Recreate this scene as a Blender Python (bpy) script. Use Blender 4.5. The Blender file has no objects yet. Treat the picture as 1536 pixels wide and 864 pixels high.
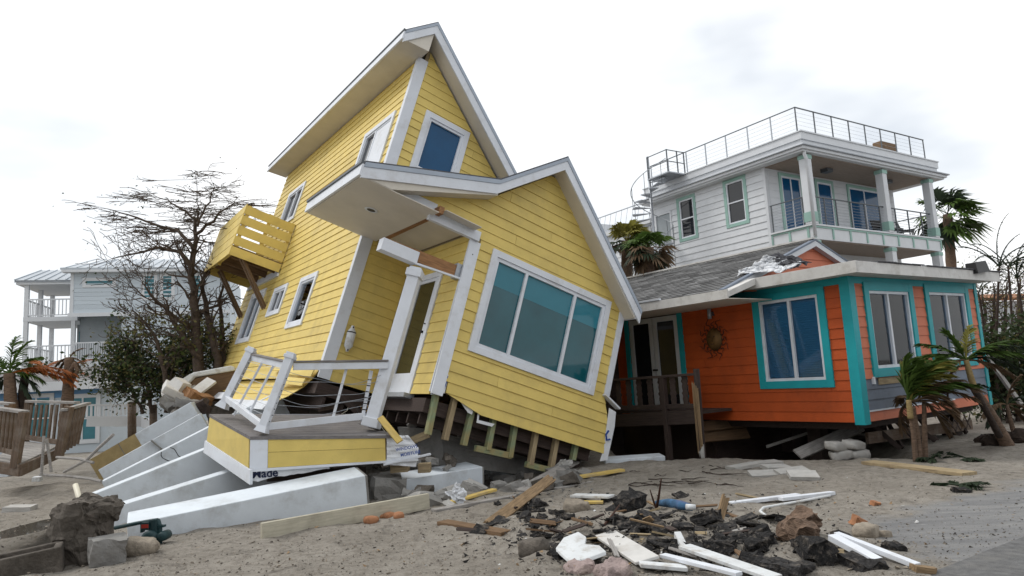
import bpy, bmesh, math, random
from mathutils import Vector, Matrix, noise
random.seed(7)
R_ = math.radians
scene = bpy.context.scene
COL = scene.collection
# ------------------------------------------------------------------ camera
F_PX, PITCH, ROLL, EYE = 1053.315, 0.1319, -0.0560, 1.6
_cp, _sp = math.cos(PITCH), math.sin(PITCH)
_f = Vector((0, _cp, _sp)); _u0 = Vector((0, -_sp, _cp)); _r0 = Vector((1, 0, 0))
_r = _r0*math.cos(ROLL) + _u0*math.sin(ROLL); _u = -_r0*math.sin(ROLL) + _u0*math.cos(ROLL)
CAM = Vector((0, 0, EYE))
cd = bpy.data.cameras.new('camera'); cam = bpy.data.objects.new('camera', cd); COL.objects.link(cam)
cd.sensor_width = 36; cd.lens = F_PX/1536*36; cd.clip_start = .05; cd.clip_end = 3000
M = Matrix.Identity(4)
for i in range(3):
    M[i][0] = _r[i]; M[i][1] = _u[i]; M[i][2] = -_f[i]; M[i][3] = CAM[i]
cam.matrix_world = M; scene.camera = cam
# ------------------------------------------------------------------ sky and sun (bright overcast)
SUN_DIR = Vector((-.58, .18, .79)).normalized()
wd = bpy.data.worlds.new('World'); scene.world = wd; wd.use_nodes = True
nt = wd.node_tree; N = nt.nodes; N.clear(); L = nt.links
out = N.new('ShaderNodeOutputWorld'); bg = N.new('ShaderNodeBackground'); bg.inputs[1].default_value = .1
sky = N.new('ShaderNodeTexSky'); sky.sky_type = 'NISHITA'; sky.sun_disc = False
sky.sun_elevation = math.asin(SUN_DIR.z); sky.sun_rotation = math.atan2(SUN_DIR.x, SUN_DIR.y)
tc = N.new('ShaderNodeTexCoord'); mp = N.new('ShaderNodeMapping'); mp.inputs['Scale'].default_value = (1, 1, 2.4); mp.inputs['Location'].default_value = (1.3, .6, .4)
n1 = N.new('ShaderNodeTexNoise'); n1.inputs['Scale'].default_value = 1.7; n1.inputs['Detail'].default_value = 6; n1.inputs['Roughness'].default_value = .5
n2 = N.new('ShaderNodeTexNoise'); n2.inputs['Scale'].default_value = 2.6; n2.inputs['Detail'].default_value = 4
L.new(tc.outputs['Generated'], mp.inputs['Vector']); L.new(mp.outputs[0], n1.inputs['Vector']); L.new(mp.outputs[0], n2.inputs['Vector'])
cr = N.new('ShaderNodeValToRGB'); cr.color_ramp.elements[0].position = .42; cr.color_ramp.elements[1].position = .56
cr.color_ramp.elements[0].color = (9.5, 9.85, 10.2, 1); cr.color_ramp.elements[1].color = (11.2, 11.25, 11.3, 1)
L.new(n1.outputs[0], cr.inputs[0])
cov = N.new('ShaderNodeMapRange'); cov.inputs[1].default_value = .3; cov.inputs[2].default_value = .42; cov.inputs[3].default_value = .72; cov.inputs[4].default_value = .97
L.new(n2.outputs[0], cov.inputs[0])
mx = N.new('ShaderNodeMix'); mx.data_type = 'RGBA'
L.new(cov.outputs[0], mx.inputs[0]); L.new(sky.outputs[0], mx.inputs[6]); L.new(cr.outputs[0], mx.inputs[7])
L.new(mx.outputs[2], bg.inputs[0]); L.new(bg.outputs[0], out.inputs[0])
sl = bpy.data.lights.new('sun', 'SUN'); sl.energy = 1.5; sl.angle = R_(18); sl.color = (1, .96, .9)
so = bpy.data.objects.new('sun', sl); COL.objects.link(so)
so.rotation_euler = SUN_DIR.to_track_quat('Z', 'Y').to_euler(); so.location = (-20, 5, 30)
vs = scene.view_settings; vs.view_transform = 'Standard'; vs.look = 'None'; vs.exposure = 0.12; vs.gamma = 1; vs.use_curve_mapping = False

# ------------------------------------------------------------------ pixel helpers (photo 1536 x 864)
def ray(x, y): return _f + _r*((x-768)/F_PX) + _u*((432-y)/F_PX)
def at(x, y, Y):                       # world point on the pixel's ray at depth Y
    d = ray(x, y); return CAM + d*(Y/d.y)
def gz(x, y, z=0.):                    # world point on the pixel's ray at height z
    d = ray(x, y); return CAM + d*((z-EYE)/d.z)
def onp(T, ax, val, x, y):             # local point of frame T where the ray meets local plane ax = val
    I = T.inverted(); c = I @ CAM; d = I.to_3x3() @ ray(x, y); return c + d*((val-c[ax])/d[ax])
# ------------------------------------------------------------------ mesh helpers
class MB:
    def __init__(s): s.v = []; s.f = []
    def hexa(s, p):                    # 8 points: bottom ring then top ring
        b = len(s.v); s.v += [tuple(q) for q in p]
        s.f += [(b, b+3, b+2, b+1), (b+4, b+5, b+6, b+7), (b, b+1, b+5, b+4), (b+1, b+2, b+6, b+5), (b+2, b+3, b+7, b+6), (b+3, b, b+4, b+7)]; return s
    def box(s, a, c):
        x0, y0, z0 = a; x1, y1, z1 = c
        return s.hexa([(x0, y0, z0), (x1, y0, z0), (x1, y1, z0), (x0, y1, z0), (x0, y0, z1), (x1, y0, z1), (x1, y1, z1), (x0, y1, z1)])
    def prism(s, pts, vec):
        n = len(pts); b = len(s.v); vec = Vector(vec)
        s.v += [tuple(Vector(p)) for p in pts] + [tuple(Vector(p)+vec) for p in pts]
        s.f += [tuple(range(b+n-1, b-1, -1)), tuple(range(b+n, b+2*n))] + [(b+i, b+(i+1) % n, b+n+(i+1) % n, b+n+i) for i in range(n)]; return s
    def bar(s, p, q, w, h, up=(0, 0, 1)):
        p = Vector(p); q = Vector(q); d = (q-p).normalized(); up = Vector(up)
        sd = d.cross(up)
        if sd.length < 1e-4: sd = d.cross(Vector((1, 0, 0)))
        sd.normalize(); u = sd.cross(d).normalized(); a = sd*w/2; b = u*h/2
        return s.hexa([p-a-b, q-a-b, q+a-b, p+a-b, p-a+b, q-a+b, q+a+b, p+a+b])
    def tube(s, pts, rad, n=6, cap=True):
        pts = [Vector(p) for p in pts]; b0 = len(s.v)
        if not isinstance(rad, (list, tuple)): rad = [rad]*len(pts)
        ref = None
        for i, p in enumerate(pts):
            d = (pts[min(i+1, len(pts)-1)]-pts[max(i-1, 0)]).normalized()
            if ref is None:
                ref = d.cross(Vector((0, 0, 1)))
                if ref.length < .1: ref = d.cross(Vector((1, 0, 0)))
            ref = (ref - d*ref.dot(d)).normalized(); w = d.cross(ref)
            for k in range(n):
                t = 2*math.pi*k/n; s.v.append(tuple(p + (ref*math.cos(t)+w*math.sin(t))*rad[i]))
        for i in range(len(pts)-1):
            for k in range(n):
                a = b0+i*n+k; c = b0+i*n+(k+1) % n; s.f.append((a, c, c+n, a+n))
        if cap:
            s.f.append(tuple(b0+k for k in range(n-1, -1, -1))); e = b0+(len(pts)-1)*n; s.f.append(tuple(e+k for k in range(n)))
        return s
    def quad(s, a, b, c, d):
        i = len(s.v); s.v += [tuple(a), tuple(b), tuple(c), tuple(d)]; s.f.append((i, i+1, i+2, i+3)); return s
    def tri(s, a, b, c):
        i = len(s.v); s.v += [tuple(a), tuple(b), tuple(c)]; s.f.append((i, i+1, i+2)); return s
    def build(s, name, mat, parent=None, **k): return mk(name, s.v, s.f, mat, parent, **k)
def props(o, label=None, cat=None, group=None, kind=None):
    if label: o['label'] = label
    if cat: o['category'] = cat
    if group: o['group'] = group
    if kind: o['kind'] = kind
    return o
def mk(name, v, f, mat, parent=None, label=None, cat=None, group=None, kind=None, smooth=False, bevel=0, mtx=None, fix=True):
    me = bpy.data.meshes.new(name); me.from_pydata(v, [], f)
    if fix and len(f) < 4000:
        bm = bmesh.new(); bm.from_mesh(me); bmesh.ops.recalc_face_normals(bm, faces=bm.faces); bm.to_mesh(me); bm.free()
    if mat is not None: me.materials.append(MT[mat] if isinstance(mat, str) else mat)
    if smooth:
        for p in me.polygons: p.use_smooth = True
    o = bpy.data.objects.new(name, me); COL.objects.link(o)
    if parent is not None: o.parent = parent
    if mtx is not None: o.matrix_basis = mtx
    if bevel:
        m = o.modifiers.new('bevel', 'BEVEL'); m.width = bevel; m.segments = 2; m.limit_method = 'ANGLE'
    return props(o, label, cat, group, kind)
def empty(name, mtx=None, **k):
    o = bpy.data.objects.new(name, None); COL.objects.link(o); o.empty_display_size = .2
    if mtx is not None: o.matrix_basis = mtx
    return props(o, **k)
def T3(rows, t):
    return Matrix(((rows[0][0], rows[0][1], rows[0][2], t[0]), (rows[1][0], rows[1][1], rows[1][2], t[1]), (rows[2][0], rows[2][1], rows[2][2], t[2]), (0, 0, 0, 1)))
def axes(p, d, up=(0, 0, 1)):          # frame with local x along d, local z near up
    d = Vector(d).normalized(); up = Vector(up); y = up.cross(d)
    if y.length < 1e-3: y = Vector((0, 1, 0)).cross(d)
    y.normalize(); z = d.cross(y)
    return T3(((d.x, y.x, z.x), (d.y, y.y, z.y), (d.z, y.z, z.z)), p)
def plank(name, p, q, w, h, mat, parent=None, up=(0, 0, 1), roll=0., ragged=0., bevel=.004, taper=1., **k):
    """a length of timber from p to q in its own frame (x along the grain), ends optionally broken"""
    p = Vector(p); q = Vector(q); Ln = (q-p).length
    m = axes(p, q-p, up) @ Matrix.Rotation(roll, 4, 'X')
    b = MB(); ny = 5 if ragged else 1
    for j in range(ny):
        y0 = -w/2+w*j/ny; y1 = y0+w/ny
        e0 = -random.random()*ragged; e1 = Ln+random.random()*ragged
        if ragged: b.box((e0*.4, y0, -h/2), (e1, y1-.0005, h/2))
        else: b.hexa([(0, y0, -h/2), (Ln, y0*taper, -h/2), (Ln, y1*taper, -h/2), (0, y1, -h/2), (0, y0, h/2), (Ln, y0*taper, h/2), (Ln, y1*taper, h/2), (0, y1, h/2)])
    return b.build(name, mat, parent, mtx=m, bevel=bevel if not ragged else 0, **k)
# ------------------------------------------------------------------ materials
MT = {}
def mat(name, col, rough=.6, var=.12, scale=4., bump=.12, bscale=70., spec=.35, rnd=.08, stretch=None, dirt=None, dscale=2.5, dth=(.5, .7), damt=.7, metal=0., detail=5, coat=0.):
    m = bpy.data.materials.new(name); m.use_nodes = True; nt = m.node_tree; N = nt.nodes; L = nt.links
    b = N['Principled BSDF']; tc = N.new('ShaderNodeTexCoord'); vec = tc.outputs['Object']
    if stretch:
        mp = N.new('ShaderNodeMapping'); mp.inputs['Scale'].default_value = stretch; L.new(vec, mp.inputs[0]); svec = mp.outputs[0]
    else: svec = vec
    nz = N.new('ShaderNodeTexNoise'); nz.inputs['Scale'].default_value = scale; nz.inputs['Detail'].default_value = detail; nz.inputs['Roughness'].default_value = .62; L.new(svec, nz.inputs['Vector'])
    oi = N.new('ShaderNodeObjectInfo')
    mr = N.new('ShaderNodeMapRange'); mr.inputs[1].default_value = .3; mr.inputs[2].default_value = .7; mr.inputs[3].default_value = 1-var; mr.inputs[4].default_value = 1+var; L.new(nz.outputs[0], mr.inputs[0])
    rr = N.new('ShaderNodeMapRange'); rr.inputs[3].default_value = 1-rnd; rr.inputs[4].default_value = 1+rnd; L.new(oi.outputs['Random'], rr.inputs[0])
    mu = N.new('ShaderNodeMath'); mu.operation = 'MULTIPLY'; L.new(mr.outputs[0], mu.inputs[0]); L.new(rr.outputs[0], mu.inputs[1])
    vm = N.new('ShaderNodeVectorMath'); vm.operation = 'SCALE'; vm.inputs[0].default_value = col[:3]; L.new(mu.outputs[0], vm.inputs['Scale'])
    cout = vm.outputs[0]
    if dirt:
        dn = N.new('ShaderNodeTexNoise'); dn.inputs['Scale'].default_value = dscale; dn.inputs['Detail'].default_value = 8; dn.inputs['Roughness'].default_value = .7; L.new(vec, dn.inputs['Vector'])
        dr = N.new('ShaderNodeMapRange'); dr.inputs[1].default_value = dth[0]; dr.inputs[2].default_value = dth[1]; dr.inputs[4].default_value = damt; L.new(dn.outputs[0], dr.inputs[0])
        mx = N.new('ShaderNodeMix'); mx.data_type = 'RGBA'; L.new(dr.outputs[0], mx.inputs[0]); L.new(cout, mx.inputs[6]); mx.inputs[7].default_value = (*dirt, 1); cout = mx.outputs[2]
    L.new(cout, b.inputs['Base Color'])
    b.inputs['Roughness'].default_value = rough; b.inputs['Specular IOR Level'].default_value = spec; b.inputs['Metallic'].default_value = metal; b.inputs['Coat Weight'].default_value = coat
    if bump:
        bn = N.new('ShaderNodeTexNoise'); bn.inputs['Scale'].default_value = bscale; bn.inputs['Detail'].default_value = 5; L.new(svec, bn.inputs['Vector'])
        bp = N.new('ShaderNodeBump'); bp.inputs['Strength'].default_value = bump; bp.inputs['Distance'].default_value = .02; L.new(bn.outputs[0], bp.inputs['Height']); L.new(bp.outputs[0], b.inputs['Normal'])
    MT[name] = m; return m
WG = (1.2, 14, 14)
mat('yellow_siding', (.66, .505, .148), .55, .07, 3, .10, 40, rnd=.05, dirt=(.33, .25, .10), dth=(.50, .80), damt=.55, dscale=1.3)
mat('white_trim', (.66, .69, .74), .5, .05, 3, .05, 60, rnd=.04, dirt=(.36, .33, .29), dth=(.52, .78), damt=.5)
mat('beige_soffit', (.60, .56, .49), .65, .06, 2, .05, 50, rnd=.02, dirt=(.4, .35, .28), dth=(.56, .8), damt=.3)
mat('drip_metal', (.33, .38, .45), .4, .06, 4, .03, rnd=.02, spec=.5)
mat('dark_shingle', (.10, .10, .11), .9, .3, 25, .5, 90)
mat('blue_glass', (.004, .065, .16), .06, .15, 1.2, .015, 2.2, spec=.28)
mat('teal_glass', (.006, .082, .105), .03, .3, .8, .02, 1.6, spec=.5)
mat('teal_shade', (.035, .19, .25), .05, .1, 1, .012, 2, spec=.3)
mat('brown_glass', (.05, .045, .02), .08, .2, 2, 0, spec=.4)
mat('dark_glass', (.012, .014, .018), .05, .2, 2, .01, 3, spec=.6)
mat('raw_wood', (.30, .155, .07), .8, .35, 3, .3, 12, stretch=WG)
mat('tan_wood', (.32, .25, .15), .8, .35, 3, .3, 12, stretch=WG, dirt=(.18, .13, .08), damt=.6)
mat('green_wood', (.22, .27, .16), .8, .35, 3, .3, 12, stretch=WG, dirt=(.33, .24, .10), damt=.7, dth=(.45, .6))
mat('bracket_wood', (.15, .092, .05), .75, .3, 3, .25, 12, stretch=WG)
mat('grey_wood', (.30, .285, .27), .85, .3, 3, .35, 12, stretch=WG, dirt=(.15, .13, .12), damt=.6)
mat('deck_wood', (.135, .095, .068), .8, .35, 3, .3, 12, stretch=WG, dirt=(.25, .22, .19), damt=.6)
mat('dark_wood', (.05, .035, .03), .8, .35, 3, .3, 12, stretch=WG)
mat('split_wood', (.27, .185, .105), .85, .4, 4, .5, 10, stretch=WG)
mat('yellow_board', (.55, .40, .12), .7, .2, 3, .2, 12, stretch=WG, dirt=(.3, .25, .2), damt=.6)
mat('grey_decking', (.16, .15, .15), .75, .2, 3, .2, 14, stretch=WG, dirt=(.28, .26, .24), damt=.5)
mat('pier_paint', (.62, .67, .72), .6, .08, 2.2, .08, 40, rnd=.04, dirt=(.26, .25, .23), dth=(.50, .76), damt=.7, dscale=1.5)
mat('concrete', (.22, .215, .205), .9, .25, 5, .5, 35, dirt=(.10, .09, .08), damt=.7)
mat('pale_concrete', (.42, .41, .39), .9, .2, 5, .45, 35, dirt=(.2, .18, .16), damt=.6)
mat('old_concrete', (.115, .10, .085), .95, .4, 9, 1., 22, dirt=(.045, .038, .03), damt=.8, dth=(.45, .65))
mat('asphalt', (.03, .029, .029), .95, .5, 30, 1., 60, rnd=.45, spec=.2, dirt=(.15, .13, .11), dth=(.52, .66), damt=.75, dscale=14)
mat('stone', (.29, .25, .20), .9, .35, 9, .8, 26, dirt=(.13, .11, .09), damt=.8, rnd=.2, dscale=7)
mat('clay', (.30, .14, .07), .85, .3, 9, .4, 30, rnd=.25)
mat('foam_white', (.60, .62, .63), .75, .08, 4, .15, 40, dirt=(.32, .28, .23), damt=.65, dth=(.5, .68), dscale=7)
mat('wrap_white', (.72, .74, .77), .55, .08, 6, .3, 9, rnd=.03)
mat('wrap_blue', (.02, .07, .30), .5, .05, 6, 0)
mat('wrap_navy', (.008, .014, .05), .5, .05, 6, 0)
mat('pink_wool', (.33, .26, .245), 1, .25, 12, 1., 40, dirt=(.3, .25, .2), damt=.6)
mat('pvc', (.66, .62, .50), .45, .1, 5, .03, rnd=.05, dirt=(.4, .36, .28), damt=.4)
mat('pipe_green', (.012, .04, .045), .5, .2, 9, .1)
mat('red_tag', (.30, .03, .02), .6, .1)
mat('black_metal', (.012, .012, .013), .5, .2)
mat('cable', (.05, .05, .05), .6, .1)
mat('orange_siding', (.46, .078, .014), .6, .1, 3, .12, 40, rnd=.07, dirt=(.16, .035, .012), dth=(.5, .78), damt=.5, dscale=1.4)
mat('coral_skylit_siding', (.56, .17, .09), .6, .08, 3, .12, 40, rnd=.05, dirt=(.3, .1, .06), dth=(.56, .8), damt=.3)  # orange siding made paler and pinker, skylight on this side put into the colour
mat('slate_siding', (.16, .19, .24), .7, .1, 3, .12, 40, rnd=.06, dirt=(.09, .09, .09), dth=(.5, .75), damt=.5)
mat('turquoise_trim', (.012, .32, .36), .5, .08, 3, .06, 50, rnd=.02)
mat('grey_shingle', (.17, .165, .165), .9, .25, 6, .3, 60, rnd=.3)
mat('blind', (.34, .58, .66), .7, .04, 4, 0)
mat('blind_pale', (.52, .66, .85), .7, .04, 4, 0)
mat('curtain', (.75, .78, .82), .8, .25, 14, .2, stretch=(1, 1, .15))
mat('copper', (.17, .095, .035), .5, .3, 6, .3, 12, metal=.6)
mat('rust', (.06, .025, .015), .8, .3, 8, .3)
mat('ledge_white', (.60, .59, .57), .75, .1, 3, .1, 30, dirt=(.30, .27, .23), dth=(.5, .72), damt=.6)
mat('clap_white', (.60, .62, .645), .6, .05, 3, .06, 40, rnd=.03, dirt=(.5, .5, .49), dth=(.56, .8), damt=.3)
mat('mint_trim', (.27, .43, .38), .6, .06, 3)
mat('ceiling_wood', (.27, .215, .175), .7, .2, 3, .1, stretch=WG)
mat('steel', (.35, .37, .40), .45, .1, 5, 0, metal=.5)
mat('steel_dark', (.10, .11, .12), .5, .1, 5, 0, metal=.4)
mat('metal_roof', (.42, .46, .50), .5, .06, 2, .05, spec=.4)
mat('blue_white', (.50, .56, .61), .65, .04, 3, .3, 30, stretch=(.2, .2, 7))
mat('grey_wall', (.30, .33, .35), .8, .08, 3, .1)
mat('teal_shutter', (.03, .16, .20), .4, .1, 3, 0, spec=.5)
mat('sky_blue_paint', (.12, .26, .46), .6, .08, 3)
mat('bark', (.075, .055, .042), .95, .4, 9, .8, 25)
mat('dark_bark', (.04, .028, .022), .95, .4, 9, .8, 25)
mat('palm_bark', (.15, .10, .07), .95, .45, 12, 1., 30, stretch=(1, 1, 4))
mat('palm_bark_pale', (.30, .22, .10), .9, .3, 12, .8, 30, stretch=(1, 1, 4))
def leafmat(name, col, var=.4, trans=.25):
    m = mat(name, col, .6, var, 1.5, 0, rnd=.15, spec=.2); nt = m.node_tree; b = nt.nodes['Principled BSDF']
    tr = nt.nodes.new('ShaderNodeBsdfTranslucent'); ms = nt.nodes.new('ShaderNodeMixShader'); ms.inputs[0].default_value = trans
    for l in list(nt.links):
        if l.to_socket == b.inputs['Base Color']: nt.links.new(l.from_socket, tr.inputs[0])
    o = nt.nodes['Material Output']; nt.links.new(b.outputs[0], ms.inputs[1]); nt.links.new(tr.outputs[0], ms.inputs[2]); nt.links.new(ms.outputs[0], o.inputs[0])
leafmat('leaf_green', (.075, .10, .03)); leafmat('leaf_dark', (.035, .055, .02)); leafmat('leaf_olive', (.13, .12, .045))
leafmat('frond_green', (.07, .12, .025)); leafmat('frond_yellow', (.24, .22, .05)); leafmat('frond_brown', (.15, .10, .06)); leafmat('frond_orange', (.34, .11, .03)); leafmat('frond_dark', (.03, .045, .025))
def clearglass(name, tint, ior=1.5):
    m = bpy.data.materials.new(name); m.use_nodes = True; N = m.node_tree.nodes; L = m.node_tree.links; N.clear()
    o = N.new('ShaderNodeOutputMaterial'); t = N.new('ShaderNodeBsdfTransparent'); t.inputs[0].default_value = (*tint, 1)
    g = N.new('ShaderNodeBsdfGlossy'); g.inputs['Roughness'].default_value = .03; fr = N.new('ShaderNodeFresnel'); fr.inputs[0].default_value = ior
    ms = N.new('ShaderNodeMixShader'); L.new(fr.outputs[0], ms.inputs[0]); L.new(t.outputs[0], ms.inputs[1]); L.new(g.outputs[0], ms.inputs[2]); L.new(ms.outputs[0], o.inputs[0]); MT[name] = m
clearglass('clear_glass', (.66, .74, .82), 1.5); clearglass('tint_glass', (.66, .80, .92), 1.45)
# ------------------------------------------------------------------ builders shared by the houses
def siding(wall, name, mp, z0, z1, E, left, right, openings, matname, proud=.023, thin=.008, jag=None, seams=()):
    """lap boards, one object each: mp(u, z, n) -> local; openings are (u0, u1, za, zb)"""
    z = z0; row = 0
    while z < z1-.01:
        zt = min(z+E, z1); segs = [(left(z+.001), left(zt-.001), right(z+.001), right(zt-.001))]
        for (a, b, za, zb) in openings:
            if za <= z+.02 and zb >= zt-.02 or (za < zt-.03 and zb > z+.03):
                ns = []
                for (l0, l1, r0, r1) in segs:
                    if b <= min(l0, l1) or a >= max(r0, r1): ns.append((l0, l1, r0, r1)); continue
                    if a > min(l0, l1)+.01: ns.append((l0, l1, a, a))
                    if b < max(r0, r1)-.01: ns.append((b, b, r0, r1))
                    lo, hi = max(za, z), min(zb, zt)
                    if lo > z+.03: _board(wall, name, mp, z, lo, max(a, l0), max(a, l0), min(b, r0), min(b, r0), matname, proud, thin)
                    if hi < zt-.03: _board(wall, name, mp, hi, zt, max(a, l0), max(a, l0), min(b, r0), min(b, r0), matname, proud*.6, thin)
                segs = ns
        for (l0, l1, r0, r1) in segs:
            cuts = [s for (rw, s) in seams if rw == row and l0+.1 < s < r0-.1]
            pts = [(l0, l1)]+[(c, c) for c in cuts]+[(r0, r1)]
            for (p0, p1), (q0, q1) in zip(pts, pts[1:]):
                if max(q0-p0, q1-p1) > .02: _board(wall, name, mp, z, zt, p0, p1, max(q0, p0)-.005, max(q1, p1)-.005, matname, proud, thin)
        z = zt; row += 1
def _board(wall, name, mp, z0, z1, l0, l1, r0, r1, matname, proud, thin):
    j = random.uniform(-.003, .004); k = random.uniform(-.003, .003)
    mk(name, [mp(l0, z0+k, 0), mp(r0, z0+k, 0), mp(r0, z0+k, proud+j), mp(l0, z0+k, proud+j), mp(l1, z1, 0), mp(r1, z1, 0), mp(r1, z1, thin), mp(l1, z1, thin)],
       [(0, 3, 2, 1), (4, 5, 6, 7), (0, 1, 5, 4), (1, 2, 6, 5), (2, 3, 7, 6), (3, 0, 4, 7)], matname, wall)
def mbox(b, mp, u0, u1, z0, z1, n0, n1):
    return b.hexa([mp(u0, z0, n0), mp(u1, z0, n0), mp(u1, z0, n1), mp(u0, z0, n1), mp(u0, z1, n0), mp(u1, z1, n0), mp(u1, z1, n1), mp(u0, z1, n1)])
def ring(b, mp, u0, u1, z0, z1, w, n0, n1):
    mbox(b, mp, u0, u0+w, z0, z1, n0, n1); mbox(b, mp, u1-w, u1, z0, z1, n0, n1)
    mbox(b, mp, u0+w, u1-w, z0, z0+w, n0, n1-.002); mbox(b, mp, u0+w, u1-w, z1-w, z1, n0, n1-.002); return b
def window(parent, mp, u0, u1, z0, z1, trim=.1, casing='white_trim', sash='white_trim', glass='dark_glass', mull=(), rail=None, backing=None, back=-.08, deep=.05, sashw=.05, name='window', surf=False):
    if u0 > u1: u0, u1 = u1, u0
    w = ring(MB(), mp, u0, u1, z0, z1, trim, 0. if surf else -.12, deep)
    if surf:
        mp0 = mp; mp = lambda u, z, n: mp0(u, z, n*.5+.028)
    w = w.build(name, casing, parent, bevel=.004)
    a, b_, c, d = u0+trim, u1-trim, z0+trim, z1-trim
    ring(MB(), mp, a, b_, c, d, sashw, -.05, deep*.5).build('sash', sash, w)
    for m_ in mull: mbox(MB(), mp, m_-.028, m_+.028, c+sashw, d-sashw, -.04, deep*.45).build('mullion', sash, w)
    if rail: mbox(MB(), mp, a+sashw, b_-sashw, rail-.025, rail+.025, -.04, deep*.42).build('mullion', sash, w)
    es = [a+sashw]+sorted(mull)+[b_-sashw]; zs = [c+sashw]+([rail] if rail else [])+[d-sashw]
    for e0, e1 in zip(es, es[1:]):
        for y0, y1 in zip(zs, zs[1:]): mbox(MB(), mp, e0-.01, e1+.01, y0-.01, y1+.01, -.03, -.022).build('pane', glass, w)
    if backing == 'blind' or backing == 'blind_pale':
        bb = MB(); z = c+sashw
        while z < d-sashw:
            bb.hexa([mp(a+.02, z, back-.02), mp(b_-.02, z, back-.02), mp(b_-.02, z+.038, back+.012), mp(a+.02, z+.038, back+.012), mp(a+.02, z+.006, back-.022), mp(b_-.02, z+.006, back-.022), mp(b_-.02, z+.044, back+.010), mp(a+.02, z+.044, back+.010)]); z += .04
        bb.build('blind', backing, w)
    elif backing == 'shade':
        for e0, e1 in zip(es, es[1:]): mbox(MB(), mp, e0+.03*(e0 in mull), e1-.03*(e1 in mull), c+sashw+(d-c)*.66, d-sashw, -.022, -.02).build('roller_shade', 'teal_shade', w)
    elif backing == 'curtain':
        bb = MB(); n = 22
        for i in range(n):
            s0 = a+(b_-a)*i/n; s1 = a+(b_-a)*(i+1)/n; f = lambda i: back+.02*math.sin(i*1.9)+.012*math.sin(i*4.1)
            bb.quad(mp(s0, c, f(i)), mp(s1, c, f(i+1)), mp(s1, d, f(i+1)), mp(s0, d, f(i)))
        bb.build('curtain', 'curtain', w, smooth=True)
    return w
def text(s, size, mtx, matname, parent, name='lettering', ext=.001, sx=1.):
    c = bpy.data.curves.new(name, 'FONT'); c.body = s; c.size = size; c.extrude = ext; c.offset = size*.022
    o = bpy.data.objects.new(name, c); COL.objects.link(o); bpy.context.view_layer.update()
    me = bpy.data.meshes.new_from_object(o.evaluated_get(bpy.context.evaluated_depsgraph_get())); COL.objects.unlink(o); bpy.data.objects.remove(o)
    me.materials.clear(); me.materials.append(MT[matname]); t = bpy.data.objects.new(name, me); COL.objects.link(t); t.parent = parent; t.matrix_basis = mtx @ Matrix.Diagonal((sx, 1, 1, 1)); return t
# ------------------------------------------------------------------ ground
def sstep(a, b, x):
    t = max(0., min(1., (x-a)/(b-a))); return t*t*(3-2*t)
def gauss(x, y, cx, cy, sx, sy): return math.exp(-((x-cx)/sx)**2-((y-cy)/sy)**2)
def ground_h(x, y):
    d = math.hypot(x, y-8)
    near = 1-sstep(14, 30, d)
    h = .06*noise.noise((x*.5, y*.5, 3))*near
    h += near*(.04*noise.noise((x*1.7, y*1.7, 9)) + .026*noise.noise((x*4.3, y*4.3, 1)) + .013*noise.noise((x*9.1, y*9.1, 6)))
    h += .17*gauss(x, y, 1.25, 7.5, 1.3, .75) + .10*gauss(x, y, 2.2, 6.4, .8, .6) + .10*gauss(x, y, .3, 6.2, .8, .5)       # heap of sand and broken asphalt
    rough = gauss(x, y, 1.3, 7.2, 1.9, 1.2)
    h += rough*(.07*noise.noise((x*5, y*5, 5)) + .05*noise.noise((x*11, y*11, 2)))
    # scour pit below the orange house and the washed-out hollow below the yellow house
    h -= .95*sstep(13.1, 13.75, y + .45*(x-3.2))*sstep(1.9, 2.5, x)*(1-sstep(5.6, 7.4, x))*(1-sstep(20, 24, y))
    h -= .35*gauss(x, y, -2.2, 13.5, 2.2, 2.0)
    # left side: bank of sand, then a runnel
    h += .16*gauss(x, y, -8.3, 13.2, 2.2, 1.1) - .22*gauss(x, y, -6.3, 9.2, .8, 1.3) - .05*gauss(x, y, -6.35, 9.3, .45, .9) + .05*gauss(x, y, -7.6, 10.6, 1.0, .5)
    h += .18*gauss(x, y, 9.6, 12.0, 1.6, .9)
    h += .05*gauss(x, y, -1.2, 10.9, 1.2, .5)
    # flat wet shelf by the road
    w = sstep(2.6, 3.4, x)*(1-sstep(7.6, 8.8, y-.55*(x-3.5)))
    h = h*(1-.75*w) - .03*w
    return h - .5*sstep(22, 40, y)*(1-sstep(2, 8, x))
def spread(lo, hi, far, step, grow=1.22):
    a = []; x = lo
    while x <= hi: a.append(x); x += step
    s = step; x = a[-1]
    while x < far: s *= grow; x += s; a.append(x)
    s = step; x = lo; b = []
    while x > -far: s *= grow; x -= s; b.append(x)
    return b[::-1]+a
gx = spread(-9, 9, 900, .075); gy = spread(3.6, 16, 1400, .075)
gy = [y for y in gy if y > -60]
gv = [(x, y, ground_h(x, y)) for y in gy for x in gx]; nx = len(gx)
gf = [(j*nx+i, j*nx+i+1, (j+1)*nx+i+1, (j+1)*nx+i) for j in range(len(gy)-1) for i in range(nx-1)]
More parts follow.
